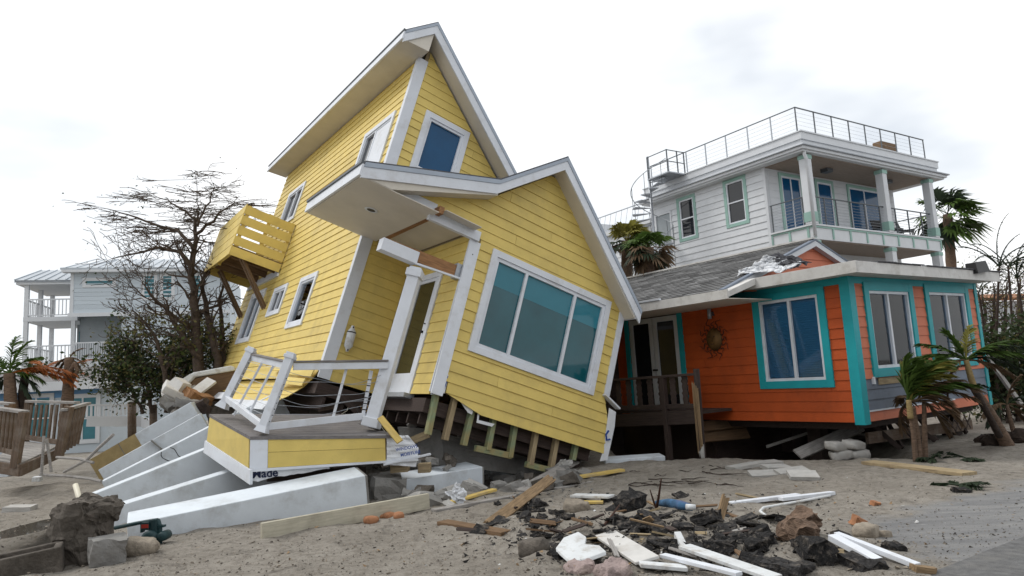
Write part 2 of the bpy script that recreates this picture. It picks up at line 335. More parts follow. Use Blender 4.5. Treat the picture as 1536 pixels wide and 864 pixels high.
def sandmat():
    m = bpy.data.materials.new('sand'); m.use_nodes = True; N = m.node_tree.nodes; L = m.node_tree.links; b = N['Principled BSDF']
    tc = N.new('ShaderNodeTexCoord'); V = tc.outputs['Object']
    def nz(s, d=6, r=.6, vec=V):
        n = N.new('ShaderNodeTexNoise'); n.inputs['Scale'].default_value = s; n.inputs['Detail'].default_value = d; n.inputs['Roughness'].default_value = r; L.new(vec, n.inputs['Vector']); return n.outputs[0]
    def mr(x, a, b_, c=0., d=1.):
        n = N.new('ShaderNodeMapRange'); n.inputs[1].default_value = a; n.inputs[2].default_value = b_; n.inputs[3].default_value = c; n.inputs[4].default_value = d; L.new(x, n.inputs[0]); return n.outputs[0]
    def mix(f, a, b_):
        n = N.new('ShaderNodeMix'); n.data_type = 'RGBA'; L.new(f, n.inputs[0])
        for i, c in ((6, a), (7, b_)):
            if isinstance(c, tuple): n.inputs[i].default_value = (*c, 1)
            else: L.new(c, n.inputs[i])
        return n.outputs[2]
    def mth(op, a, b_):
        n = N.new('ShaderNodeMath'); n.operation = op
        for i, c in ((0, a), (1, b_)):
            if isinstance(c, float): n.inputs[i].default_value = c
            else: L.new(c, n.inputs[i])
        return n.outputs[0]
    c = mix(mr(nz(.9), .35, .65), (.265, .24, .205), (.36, .33, .288))
    c = mix(mr(nz(9, 8, .75), .45, .75), c, (.14, .12, .098))
    c = mix(mr(nz(60, 4, .8), .58, .68), c, (.36, .335, .29))          # shell grains
    c = mix(mr(nz(42, 4, .8), .60, .69), c, (.06, .052, .043))         # dark grit
    c = mix(mr(nz(2.3, 9, .72), .56, .70, 0, .8), c, (.09, .078, .066))
    # silt-covered shelf beside the road, streaked along the run-off
    mp = N.new('ShaderNodeMapping'); mp.inputs['Rotation'].default_value = (0, 0, R_(-38)); mp.inputs['Scale'].default_value = (.5, 3.0, 1); L.new(V, mp.inputs[0])
    sx = N.new('ShaderNodeSeparateXYZ'); L.new(V, sx.inputs[0])
    edge = mth('ADD', mth('SUBTRACT', sx.outputs[0], 3.15), mth('MULTIPLY', mth('SUBTRACT', nz(1.6, 6), .5), 1.3))
    far = mth('SUBTRACT', 7.75, mth('SUBTRACT', sx.outputs[1], mth('MULTIPLY', mth('SUBTRACT', sx.outputs[0], 3.6), .62)))
    far = mth('ADD', far, mth('MULTIPLY', mth('SUBTRACT', nz(1.2, 6), .5), 1.6))
    mask = mth('MULTIPLY', mr(edge, 0, .35), mr(far, 0, .4))
    silt = mix(mr(nz(1.5, 6, .6, mp.outputs[0]), .38, .62), (.20, .205, .215), (.30, .30, .30))
    silt = mix(mr(nz(2.6, 8, .7, mp.outputs[0]), .60, .68), silt, (.44, .44, .43))
    silt = mix(mr(nz(120, 3, .7), .62, .7, 0, .6), silt, (.07, .07, .07))
    mask = mth('MULTIPLY', mask, .85)
    c = mix(mask, c, silt)
    L.new(c, b.inputs['Base Color']); b.inputs['Specular IOR Level'].default_value = .3
    L.new(mr(mask, 0, 1, .92, .6), b.inputs['Roughness'])
    hsum = mth('ADD', mth('MULTIPLY', nz(13, 8, .75), 1.2), mth('MULTIPLY', nz(48, 5, .75), .6))
    bp = N.new('ShaderNodeBump'); bp.inputs['Strength'].default_value = .8; bp.inputs['Distance'].default_value = .05; L.new(hsum, bp.inputs['Height']); L.new(bp.outputs[0], b.inputs['Normal'])
    MT['sand'] = m
sandmat()
mk('ground', gv, gf, 'sand', kind='structure', smooth=True, fix=False)
def sit(x, y, dz=0.):                   # pixel to a point on the sand itself
    p = gz(x, y, 0)
    for _ in range(6): p = gz(x, y, ground_h(p.x, p.y))
    p.z += dz; return p
# road corner
ra, rb = gz(1385, 868), gz(1560, 800)
dr = (rb-ra).normalized(); nr = Vector((dr.y, -dr.x, 0))
b = MB(); n = 60; p0 = ra-dr*4
for i in range(n):
    s0 = 30*(i/n)**1.3; s1 = 30*((i+1)/n)**1.3
    j0 = .05*noise.noise((s0*2.2, 0, 4))+.03*noise.noise((s0*7, 0, 4)); j1 = .05*noise.noise((s1*2.2, 0, 4))+.03*noise.noise((s1*7, 0, 4))
    A = p0+dr*s0-nr*j0; B = p0+dr*s1-nr*j1; Cq = B+nr*7; Dq = A+nr*7
    z = .022
    for q in (A, B, Cq, Dq): q.z = z
    b.hexa([A-Vector((0, 0, .25)), B-Vector((0, 0, .25)), Cq-Vector((0, 0, .25)), Dq-Vector((0, 0, .25)), A, B, Cq, Dq])
mat('road_asphalt', (.17, .17, .17), .9, .3, 12, .9, 140, dirt=(.2, .19, .17), damt=.5, dscale=3)
b.build('road', 'road_asphalt', kind='structure')
# puddle in the runnel
b = MB(); c0 = sit(52, 790); ring_ = []
for i in range(28):
    t = 2*math.pi*i/28; rr = 1+.25*noise.noise((math.cos(t)*1.5, math.sin(t)*1.5, 8)); ring_.append((c0.x+.02+.34*rr*math.cos(t), c0.y-.1+.75*rr*math.sin(t), c0.z+.004))
i0 = len(b.v); b.v += ring_; b.f.append(tuple(range(28)))
wm = mat('puddle_water', (.05, .05, .045), .05, .1, 3, .03, 9, spec=.5)
b.build('water', 'puddle_water', kind='structure')
# ------------------------------------------------------------------ yellow house (tipped to one side)
YR = ((0.7829, -0.5571, 0.2771), (0.5318, 0.8303, 0.1667), (-0.3229, 0.0169, 0.9463)); YT = (-3.37287, 12.4409, 2.1801)
Tq = T3(YR, YT); Ty = Matrix.LocRotScale(Vector(YT), Tq.to_quaternion().normalized(), None)
Y = empty('house', Ty, label='yellow clapboard two-storey house tipped over onto its collapsed pilings', cat='house')
E_ = .1755; dW = 2.267; aW = 1.076; bW = 4.57; DY = 9.2
side = lambda u, z, n: (-n-(.34*max(0, (.75-z)/1.4)**2 if z < .75 else 0)*sstep(.1, 1.0, u), u, z)
front = lambda u, z, n: (u, -n, z)
wing = lambda u, z, n: (u, -dW-n-(.0 if z > .62 else .05*((.62-z)/1.05)), z)
wleft = lambda u, z, n: (aW-n, u, z)
# openings
OS = [(2.22, 3.21, .9, 1.9), (4.45, 5.41, 1.36, 1.96), (6.6, 7.9, .82, 2.1), (.44, 1.87, 4.1, 5.14), (6.36, 7.72, 4.26, 5.2)]
OW = [(1.6, 4.12, .6, 2.23)]; OD = [(-1.42, -.55, -.3, 1.76)]; OU = [(.55, 1.40, 4.08, 5.27)]
# side wall
sh = MB(); sh.box((.0, .12, -.3), (.10, .44, 6.33))
for (u0, u1, z0, z1) in ((.12, 2.22, -.3, 4.1), (2.22, 3.21, -.3, .9), (2.22, 3.21, 1.9, 4.1), (3.21, 4.45, -.3, 4.1), (4.45, 5.41, -.3, 1.36), (4.45, 5.41, 1.96, 4.1), (5.41, 6.6, -.3, 4.1), (6.6, 7.9, -.3, .82), (6.6, 7.9, 2.1, 4.1), (7.9, DY, -.3, 4.1), (1.87, 6.36, 4.1, 6.33), (.44, 1.87, 5.14, 6.33), (6.36, 7.72, 5.2, 6.33), (7.72, DY, 4.1, 6.33)):
    sh.box((.002, u0, z0), (.10, u1, z1))
w1 = sh.build('wall', 'tan_wood', Y, )
w1['label'] = 'long clapboard side wall with small windows and a balcony'
def sl(z): return .09 if z > -.2 else .09+(-.2-z)*.95
siding(w1, 'siding_board', side, -.895, 6.32, E_, sl, lambda z: DY if z > -.7 else 4.6, OS, 'yellow_siding', seams=[(3, 3.6), (6, 5.9), (9, 4.0), (12, 2.4), (15, 7.9), (18, 3.2), (21, 6.1), (24, 3.5), (27, 5.2), (30, 4.4), (33, 2.9)])
# skirt board below the side wall, in two loosened lengths
for (u0, u1, za, zb, n0) in ((.80, 4.6, -1.08, -.90, .03), (4.62, 9.3, -.90, -.725, .03)):
    mbox(MB(), side, u0, u1, za, zb, n0-.03, n0+.03).build('skirt_board', 'white_trim', w1)
# split boards hanging loose near the corner
for (u0, u1, z0, z1, n) in ((.1, 1.15, -.36, -.22, .10), (.28, 1.5, -.54, -.40, .12), (1.2, 2.4, -.24, -.10, .05)):
    mk('siding_board', [side(u0, z0, n), side(u1, z0+.03, .03), side(u1, z0+.03, .05), side(u0, z0, n+.02), side(u0, z1, n-.02), side(u1, z1+.03, .03), side(u1, z1+.03, .045), side(u0, z1, n)], [(0, 3, 2, 1), (4, 5, 6, 7), (0, 1, 5, 4), (1, 2, 6, 5), (2, 3, 7, 6), (3, 0, 4, 7)], 'yellow_siding', w1)
# front wall of the tall part
sh = MB(); sh.prism([(.12, .1, -.3), (aW, .1, -.3), (aW, .1, 4.05), (.55, .1, 4.05), (.12, .1, 4.05)], (0, -.098, 0))
sh.prism([(aW, .1, 2.4), (3.7, .1, 2.4), (3.7, .1, 3.5), (2.9, .1, 4.25), (1.4, .1, 4.25), (1.4, .1, 4.05), (aW, .1, 4.05)], (0, -.098, 0))
sh.prism([(.12, .1, 4.05), (.55, .1, 4.05), (.55, .1, 6.3), (.12, .1, 6.65)], (0, -.098, 0)); sh.prism([(1.4, .1, 4.25), (2.9, .1, 4.25), (1.4, .1, 5.5)], (0, -.098, 0)); sh.prism([(.55, .1, 5.27), (1.4, .1, 5.27), (1.4, .1, 5.5), (.55, .1, 6.25)], (0, -.098, 0))
w2 = sh.build('wall', 'tan_wood', Y)
siding(w2, 'siding_board', front, -.34, 2.42, E_, lambda z: .19, lambda z: aW-.04, [], 'yellow_siding')
siding(w2, 'siding_board', front, 2.95, 6.6, E_, lambda z: .19, lambda z: min(3.6, (6.74-z)/.85), OU, 'yellow_siding', seams=[(2, 2.1), (11, 1.7)])
# projecting wing
def wl(z):
    if z < -.26: return 2.02
    if z < -.08: return 1.30
    if z < 2.44: return aW+.17
    return min(max(-.62, -1.10+(z-2.40)/.345), 1.2) if z < 3.14 else 1.2+(z-3.14)/.87
def wr(z):
    if z < .62: return bW-.08+.20*min(1, (.62-z)/.5)
    return bW-.09 if z < 2.28 else 2.38+(4.14-z)/.875
sh = MB()
for (u0, u1, z0, z1) in ((aW+.02, 1.6, -.25, 2.4), (1.6, 4.12, -.25, .6), (1.6, 4.12, 2.23, 2.4), (4.12, bW-.03, -.25, 2.4)): sh.box((u0, -dW+.002, z0), (u1, -dW+.1, z1))
sh.prism([(aW, -dW+.1, 2.4), (4.4, -dW+.1, 2.4), (2.38, -dW+.1, 4.12), (1.2, -dW+.1, 3.1), (-.6, -dW+.1, 2.45)], (0, -.098, 0))
w3 = sh.build('wall', 'tan_wood', Y); w3['label'] = 'gabled front wall of the projecting wing, its lower boards torn away'
siding(w3, 'siding_board', wing, -.43, 4.1, E_, wl, wr, OW, 'yellow_siding', seams=[(2, 3.4), (3, 2.2), (17, 1.9), (19, 2.6), (21, 1.6)])
# wing side wall with the door, plus hidden walls
sh = MB()
for (u0, u1, z0, z1) in ((-dW+.1, -1.42, -.3, 2.5), (-.55, -.0, -.3, 2.5), (-1.42, -.55, 1.76, 2.5)): sh.box((aW+.002, u0, z0), (aW+.1, u1, z1))
w4 = sh.build('wall', 'tan_wood', Y)
siding(w4, 'siding_board', wleft, -.34, 2.42, E_, lambda z: -dW+.02, lambda z: -.03, [(-1.56, -.42, -.35, 1.86)], 'yellow_siding')
MB().box((bW-.12, -dW+.1, -.4), (bW-.0, 0, 2.35)).build('wall', 'yellow_siding', Y)
MB().box((3.72, 0, -.4), (3.84, DY, 3.55)).build('wall', 'yellow_siding', Y)
MB().prism([(0.1, DY-.1, -.4), (3.8, DY-.1, -.4), (3.8, DY-.1, 3.5), (.1, DY-.1, 6.6)], (0, .12, 0)).build('wall', 'yellow_siding', Y)
MB().box((.02, .02, -.62), (3.8, DY, -.40)).box((aW, -dW+.12, -.62), (bW-.05, .0, -.40)).build('floor', 'dark_wood', Y)
for i in range(10):
    x = .2+i*.36; MB().box((x, .05, -.86), (x+.05, 8.8, -.625)).build('joist', 'dark_wood', Y)
for i in range(5): MB().box((aW+.05, -2.0+i*.42, -.80), (bW-.1, -1.96+i*.42, -.625)).build('joist', 'dark_wood', Y)
# exposed studs under the wing
for (x0, z0, x1, z1, mm) in ((1.195, -.25, 1.24, -.94, 'green_wood'), (1.538, -.25, 1.554, -.95, 'tan_wood'), (1.90, -.25, 1.906, -.95, 'green_wood'), (2.334, -.3, 2.364, -.917, 'green_wood'), (2.77, -.3, 2.815, -.934, 'green_wood'), (3.222, -.3, 3.257, -.957, 'tan_wood'), (3.68, -.3, 3.70, -.938, 'tan_wood'), (4.124, -.3, 4.127, -.68, 'green_wood')):
    plank('stud', (x0, -2.2, z0), (x1, -2.2, z1), .088, .10, mm, Y, up=(0, 1, 0))
plank('sole_plate', (2.14, -2.19, -.94), (2.84, -2.19, -.905), .09, .10, 'green_wood', Y)
plank('sole_plate', (3.17, -2.2, -.97), (3.72, -2.2, -.955), .09, .10, 'green_wood', Y)
# trims
def trim(mp, u0, u1, z0, z1, n1, name='corner_trim', matn='white_trim', n0=0.):
    return mbox(MB(), mp, u0, u1, z0, z1, n0, n1).build(name, matn, Y, bevel=.004)
trim(front, -.034, .19, -.34, 6.36, .036); trim(side, .0, .09, -.22, 6.33, .034)
post = trim(wing, aW-.034, aW+.17, -.33, 2.3, .036); trim(wleft, -dW-.0, -dW+.03, -.3, 2.3, .03)
for z in (2.05, 1.55, 1.0, .55, -.1): mbox(MB(), wing, aW+.06, aW+.078, z, z+.018, .034, .042).build('bolt_head', 'black_metal', post)
mbox(MB(), wing, bW-.10, bW+.03, .60, 2.30, -.05, .04).build('corner_trim', 'white_trim', Y, bevel=.004)
# snapped corner trim folded outwards, and torn house wrap at the corner
pA, pB = onp(Ty, 1, -dW-.05, 906, 592), onp(Ty, 1, -dW-.05, 927, 613)
MB().bar(pA, pB, .03, .13, (0, 1, 0)).build('corner_trim', 'white_trim', Y)['label'] = 'snapped length of corner trim sticking out'
tornp = [onp(Ty, 1, -dW-.06, *p) for p in ((914, 612), (924, 618), (922, 640), (916, 668), (911, 690), (900, 692), (906, 672), (909, 648))]
wr_ = MB().prism(tornp, (0, .012, 0)).build('house_wrap', 'wrap_white', Y)
MB().tube([onp(Ty, 1, -dW-.075, *p) for p in ((913, 646), (909, 652), (910, 660), (915, 659))], .018, 5).build('printed_mark', 'wrap_blue', wr_)
tornp = [onp(Ty, 1, -dW-.03, *p) for p in ((690, 601), (712, 608), (708, 622), (702, 619), (697, 612))]
MB().prism(tornp, (0, .01, 0)).build('house_wrap', 'wrap_white', Y)
tornp = [onp(Ty, 1, -dW-.03, *p) for p in ((718, 609), (721, 612), (718, 630), (742, 636), (738, 640), (715, 634))]
MB().prism(tornp, (0, .01, 0)).build('house_wrap', 'wrap_white', Y)
tornp = [onp(Ty, 1, -dW-.045, *p) for p in ((657, 560), (673, 562), (667, 590), (646, 592))]
ww = MB().prism(tornp, (0, .006, 0)).build('house_wrap', 'wrap_white', Y)
for tri_ in (((657.5, 562), (661, 562.5), (653.5, 578)), ((667.5, 563), (672.5, 564), (668, 582))):
    MB().prism([onp(Ty, 1, -dW-.05, *p) for p in tri_], (0, .003, 0)).build('printed_mark', 'wrap_blue', ww)
for xx in (648, 652, 655): MB().prism([onp(Ty, 1, -dW-.05, *p) for p in ((xx, 586), (xx+1.8, 586), (xx+1.2, 591), (xx-.6, 591))], (0, .003, 0)).build('printed_mark', 'wrap_blue', ww)
# frieze boards at the porch gable, one dropped
trim(wing, -.60, .30, 2.455, 2.60, .06, 'frieze_board'); trim(wing, .20, aW+.1, 2.30, 2.47, .09, 'frieze_board')
# windows
window(Y, wing, 1.5, 4.22, .51, 2.32, .115, glass='teal_glass', backing='shade', back=-.05, mull=(2.28, 3.39), sashw=.06)
window(Y, front, .45, 1.50, 4.0, 5.37, .12, glass='blue_glass', sashw=.05)
window(Y, side, 2.12, 3.31, .80, 2.0, .11, glass='clear_glass', backing='curtain', sashw=.04, back=-.06)
window(Y, side, 4.35, 5.51, 1.28, 2.04, .10, glass='dark_glass', mull=(4.93,), sashw=.04)
window(Y, side, 6.5, 8.0, .73, 2.2, .11, glass='clear_glass', backing='curtain', mull=(7.25,), sashw=.04, back=-.06)
w_ = window(Y, side, .34, 1.97, 4.0, 5.24, .11, glass='dark_glass', mull=(1.3,), sashw=.04)
mbox(MB(), side, .49, 1.28, 4.15, 5.09, .0, .012).build('storm_panel', 'white_trim', w_)
window(Y, side, 6.26, 7.82, 4.16, 5.3, .11, glass='dark_glass', mull=(7.0,), sashw=.04)
# door
dr_ = ring(MB(), wleft, -1.56, -.42, -.34, 1.86, .10, -.06, .04).build('door_frame', 'white_trim', Y)
mb = MB()
for (u0, u1, z0, z1) in ((-1.46, -1.33, -.24, 1.76), (-.70, -.52, -.24, 1.76), (-1.33, -.70, 1.70, 1.76), (-1.33, -.70, -.24, .02)): mbox(mb, wleft, u0, u1, z0, z1, -.03, .015)
do = mb.build('door', 'white_trim', Y)
mbox(MB(), wleft, -1.33, -.70, .02, 1.70, -.012, -.002).build('pane', 'brown_glass', do)
mbox(MB(), wleft, -1.42, -1.385, .72, .76, .015, .07).build('handle', 'black_metal', do); mbox(MB(), wleft, -1.415, -1.39, .88, .90, .015, .04).build('lock', 'black_metal', do)
mbox(MB(), wleft, -1.60, -.38, -.42, -.345, -.05, .14).build('sill', 'steel', dr_)
# ------------- roofs
def roof(prof_top, prof_bot, y0, y1, name='roof', under='beige_soffit', shingle_to=None):
    pts = [(x, y0, z) for x, z in prof_top]+[(x, y0, z) for x, z in reversed(prof_bot)]
    return MB().prism(pts, (0, y1-y0, 0)).build(name, under, Y)
def rake(parent, line, y, d0, d1, th, matn, name):
    """band following a roof line, between depth d0 and d1 measured straight down"""
    for (x0, z0), (x1, z1) in zip(line, line[1:]):
        mk(name, [(x0, y, z0-d1), (x1, y, z1-d1), (x1, y+th, z1-d1), (x0, y+th, z0-d1), (x0, y, z0-d0), (x1, y, z1-d0), (x1, y+th, z1-d0), (x0, y+th, z0-d0)],
           [(0, 3, 2, 1), (4, 5, 6, 7), (0, 1, 5, 4), (1, 2, 6, 5), (2, 3, 7, 6), (3, 0, 4, 7)], matn, parent)
def cover(parent, line, y0, y1, th=.03):
    for (x0, z0), (x1, z1) in zip(line, line[1:]):
        mk('shingle_course', [(x0, y0, z0+.004), (x1, y0, z1+.004), (x1, y1, z1+.004), (x0, y1, z0+.004), (x0, y0, z0+th), (x1, y0, z1+th), (x1, y1, z1+th), (x0, y1, z0+th)],
           [(0, 3, 2, 1), (4, 5, 6, 7), (0, 1, 5, 4), (1, 2, 6, 5), (2, 3, 7, 6), (3, 0, 4, 7)], 'dark_shingle', parent)
top = [(-.545, 6.49), (.02, 7.03), (4.05, 3.605)]
rf = roof(top, [(-.545, 6.30), (0.02, 6.35), (.02, 6.77), (4.05, 3.38)], -.38, DY+.35)
rake(rf, top, -.425, .0, .075, .05, 'drip_metal', 'drip_edge'); rake(rf, top, -.415, .078, .27, .034, 'white_trim', 'rake_board')
MB().box((-.58, -.41, 6.285), (-.546, DY+.36, 6.46)).build('fascia', 'white_trim', rf); MB().box((-.60, -.42, 6.461), (-.55, DY+.36, 6.50)).build('drip_edge', 'steel_dark', rf)
cover(rf, top, -.40, DY+.37)
MB().prism([(-.54, -.37, 6.305), (-.54, -.37, 6.42), (0, -.37, 6.86), (.0, -.37, 6.34)], (0, .02, 0)).build('rake_board', 'beige_soffit', rf)
yR = -2.617
lowr = [(-1.12, 2.594), (1.142, 3.366)]; gab = [(1.142, 3.366), (2.352, 4.402), (4.722, 2.291)]
rp = roof(lowr, [(-1.12, 2.385), (-.6, 2.385), (1.18, 3.10)], yR+.03, .0)
rg = roof(gab, [(1.142, 3.12), (2.352, 4.155), (4.60, 2.10)], yR+.03, 1.6)
for rr_, ln, y1 in ((rp, lowr, .02), (rg, gab, 1.6)):
    rake(rr_, ln, yR-.012, 0., .075, .05, 'drip_metal', 'drip_edge'); rake(rr_, ln, yR, .078, .255, .034, 'white_trim', 'rake_board'); cover(rr_, ln, yR+.01, y1)
MB().box((-1.155, yR+.0, 2.375), (-1.121, .02, 2.56)).build('fascia', 'white_trim', rp); MB().box((-1.18, yR, 2.561), (-1.125, .03, 2.605)).build('drip_edge', 'steel_dark', rp)
MB().box((4.62, yR+.03, 2.10), (4.66, 1.6, 2.24)).build('fascia', 'white_trim', rg)
# porch ceiling in two plates, cracked apart, with the broken beam
c1 = MB().box((-1.10, yR+.04, 2.372), (.25, -.0, 2.384)).build('porch_ceiling', 'beige_soffit', Y)
c2 = MB().hexa([(.36, yR+.04, 2.46), (aW-.03, yR+.04, 2.45), (aW-.03, -.03, 2.45), (.36, -.03, 2.46), (.36, yR+.04, 2.472), (aW-.03, yR+.04, 2.462), (aW-.03, -.03, 2.462), (.36, -.03, 2.472)]).build('porch_ceiling', 'beige_soffit', Y)
plank('ceiling_joist', (.31, yR+.1, 2.46), (.31, -.1, 2.44), .09, .12, 'raw_wood', Y)
lm = MB(); n = 24
for i in range(n):
    t0, t1 = 2*math.pi*i/n, 2*math.pi*(i+1)/n
    P = lambda r, t, z: (-.463+r*math.cos(t), -1.465+r*math.sin(t), z)
    lm.quad(P(.075, t0, 2.362), P(.075, t1, 2.362), P(.115, t1, 2.368), P(.115, t0, 2.368)); lm.quad(P(.075, t0, 2.362), P(.075, t1, 2.362), P(.075, t1, 2.3705), P(.075, t0, 2.3705))
dl = lm.build('downlight', 'white_trim', c1)
MB().prism([(-.463+.074*math.cos(2*math.pi*i/16), -1.465+.074*math.sin(2*math.pi*i/16), 2.367) for i in range(16)], (0, 0, .004)).build('lamp_opening', 'black_metal', dl)
MB().box((-.39, -2.28, 1.54), (.25, -2.10, 1.74)).build('beam_casing', 'white_trim', Y, bevel=.006)
plank('porch_beam', (-.30, -2.19, 1.665), (1.07, -2.19, 1.71), .10, .19, 'raw_wood', Y)
MB().bar((.22, -2.26, 1.545), (1.08, -2.26, 1.60), .05, .03).build('beam_casing', 'white_trim', Y)
MB().box((.95, -2.255, 1.58), (1.04, -2.13, 1.84)).build('joist_hanger', 'steel', Y)
# boat fender fixed to the recessed wall is a thing of its own (below); balcony
by0, by1, bx, bz0, bz1 = 5.71, 8.95, -1.29, 2.51, 3.90
Bk = MB().box((bx+.05, by0+.05, bz0+.08), (-.03, by0+.09, bz0+.22)).box((bx+.05, by1-.09, bz0+.08), (-.03, by1-.05, bz0+.22)).box((bx+.05, by0+.09, bz0+.08), (bx+.10, by1-.09, bz0+.22))
for (x, y) in ((bx+.03, by0+.03), (bx+.03, by1-.12), (-.12, by0+.03), (-.12, by1-.12), (bx+.03, (by0+by1)/2), (-.7, by0+.03)): Bk.box((x, y+.002, bz0+.02), (x+.085, y+.085, bz1-.03))
Bk = Bk.build('balcony', 'yellow_siding', Y); Bk['label'] = 'small slatted yellow balcony on timber brackets'
ns = 5; pt = (bz1-bz0)/ns
for i in range(ns):
    z0 = bz0+pt*i; z1 = z0+pt*.80
    MB().box((bx-.004, by0, z0), (-.04, by0+.025, z1)).build('slat', 'yellow_siding', Bk); MB().box((bx-.0, by1-.025, z0), (-.04, by1, z1)).build('slat', 'yellow_siding', Bk)
    MB().box((bx-.027, by0, z0), (bx-.005, by1, z0+pt*.93)).build('slat', 'yellow_siding', Bk)
for i in range(8): MB().box((bx+.02+i*.155, by0+.03, bz0+.225), (bx+.165+i*.155, by1-.03, bz0+.255)).build('deck_board', 'bracket_wood', Bk)
for i in range(3): MB().box((bx+.11, by0+.5+i*.9, bz0+.06), (-.03, by0+.55+i*.9, bz0+.22)).build('joist', 'bracket_wood', Bk)
for y in (by0+.22, by0+.42, by1-.5, by1-.25):
    plank('bracket', (bx+.30, y, bz0+.13), (.0, y+.05, 1.58), .06, .13, 'bracket_wood', Bk, up=(0, 1, 0))
MB().box((-.035, by0+.02, bz0-.05), (-.03, by1-.02, bz0+.12)).box((-.06, by0, bz0-.10), (-.002, by1, bz0-.02)).build('ledger', 'white_trim', Bk)
# porch column, still joined to the beam
cb, ct = at(556, 640, 10.72), Ty @ Vector((.30, -2.2, 1.50))
col = plank('porch_column', cb, ct, .19, .19, 'white_trim', None, up=(0, -1, .3), bevel=.01, label='leaning white porch column wedged between deck and roof beam', cat='column')
mk('capital', [], [], 'white_trim', col) if 0 else None
Lc = (ct-cb).length
MB().box((Lc-.16, -.125, -.125), (Lc-.04, .125, .125)).build('capital', 'white_trim', col, bevel=.01); MB().box((-.01, -.125, -.125), (.13, .125, .125)).build('base', 'white_trim', col, bevel=.01)
# boat fender
fm = axes(Ty @ Vector((.31, -.115, .22)), (Ty.to_3x3() @ Vector((-.06, 0, 1))))
fd = MB().tube([(0, 0, 0), (.004, 0, 0), (.03, 0, 0), (.06, 0, 0), (.10, 0, 0), (.34, 0, 0), (.38, 0, 0), (.42, 0, 0), (.45, 0, 0), (.48, 0, 0)], [.001, .025, .03, .045, .075, .08, .07, .045, .032, .028], 16).build('boat_fender', 'foam_white', None, smooth=True, mtx=fm, label='white boat fender hanging on the shaded porch wall', cat='fender')
MB().tube([(.345, 0, 0), (.365, 0, 0)], .083, 16).build('band', 'black_metal', fd)
MB().tube([(.45, -.04, 0), (.45, .04, 0)], .015, 8).build('eyelet', 'black_metal', fd); MB().tube([(.03, -.04, 0), (.03, .04, 0)], .015, 8).build('eyelet', 'black_metal', fd)

plank('joist', (1.3, -2.02, -.50), (4.3, -1.98, -.46), .04, .09, 'bracket_wood', Y)

for i in range(9):                    # torn wires hanging out of the floor
    a = Vector((random.uniform(.3, 1.6), random.uniform(-.9, .8), -.62)); P = [a]
    for k in range(6): P.append(P[-1]+Vector((random.uniform(-.13, .10), random.uniform(-.14, .06), random.uniform(-.16, -.04))))
    MB().tube(P, .007, 5).build('torn_wire', random.choice(['pvc', 'cable', 'copper']), Y, smooth=True)
# ------------------------------------------------------------------ rough lumps
def chunk(name, size, mtx, matn, seed=0, rough=.12, cuts=3, parent=None, squash=None, smooth=False, **k):
    bm = bmesh.new(); bmesh.ops.create_cube(bm, size=1); bmesh.ops.subdivide_edges(bm, edges=bm.edges[:], cuts=cuts, use_grid_fill=True)
    sm = min(size)
    for v in bm.verts:
        if squash:
            q = v.co.normalized()*.55; v.co = v.co.lerp(q, squash)
        c = Vector((v.co.x*size[0], v.co.y*size[1], v.co.z*size[2]))
        p = c/sm*1.3+Vector((seed*7.3, seed*3.1, seed)); d = noise.noise_vector(p)*rough*sm + noise.noise_vector(p*2.7)*rough*.45*sm + noise.noise_vector(p*6.1)*rough*.22*sm
        v.co = c+d
    bmesh.ops.recalc_face_normals(bm, faces=bm.faces); me = bpy.data.meshes.new(name); bm.to_mesh(me); bm.free(); me.materials.append(MT[matn])
    if smooth:
        for p in me.polygons: p.use_smooth = True
    o = bpy.data.objects.new(name, me); COL.objects.link(o); o.matrix_basis = mtx
    if parent: o.parent = parent
    return props(o, **k)
def rotm(p, rx=0, ry=0, rz=0): return Matrix.Translation(p) @ Matrix.Rotation(rz, 4, 'Z') @ Matrix.Rotation(ry, 4, 'Y') @ Matrix.Rotation(rx, 4, 'X')
def drop(x, y, h=.1, sink=.25):
    p = sit(x, y); p.z += h*(.5-sink); return p
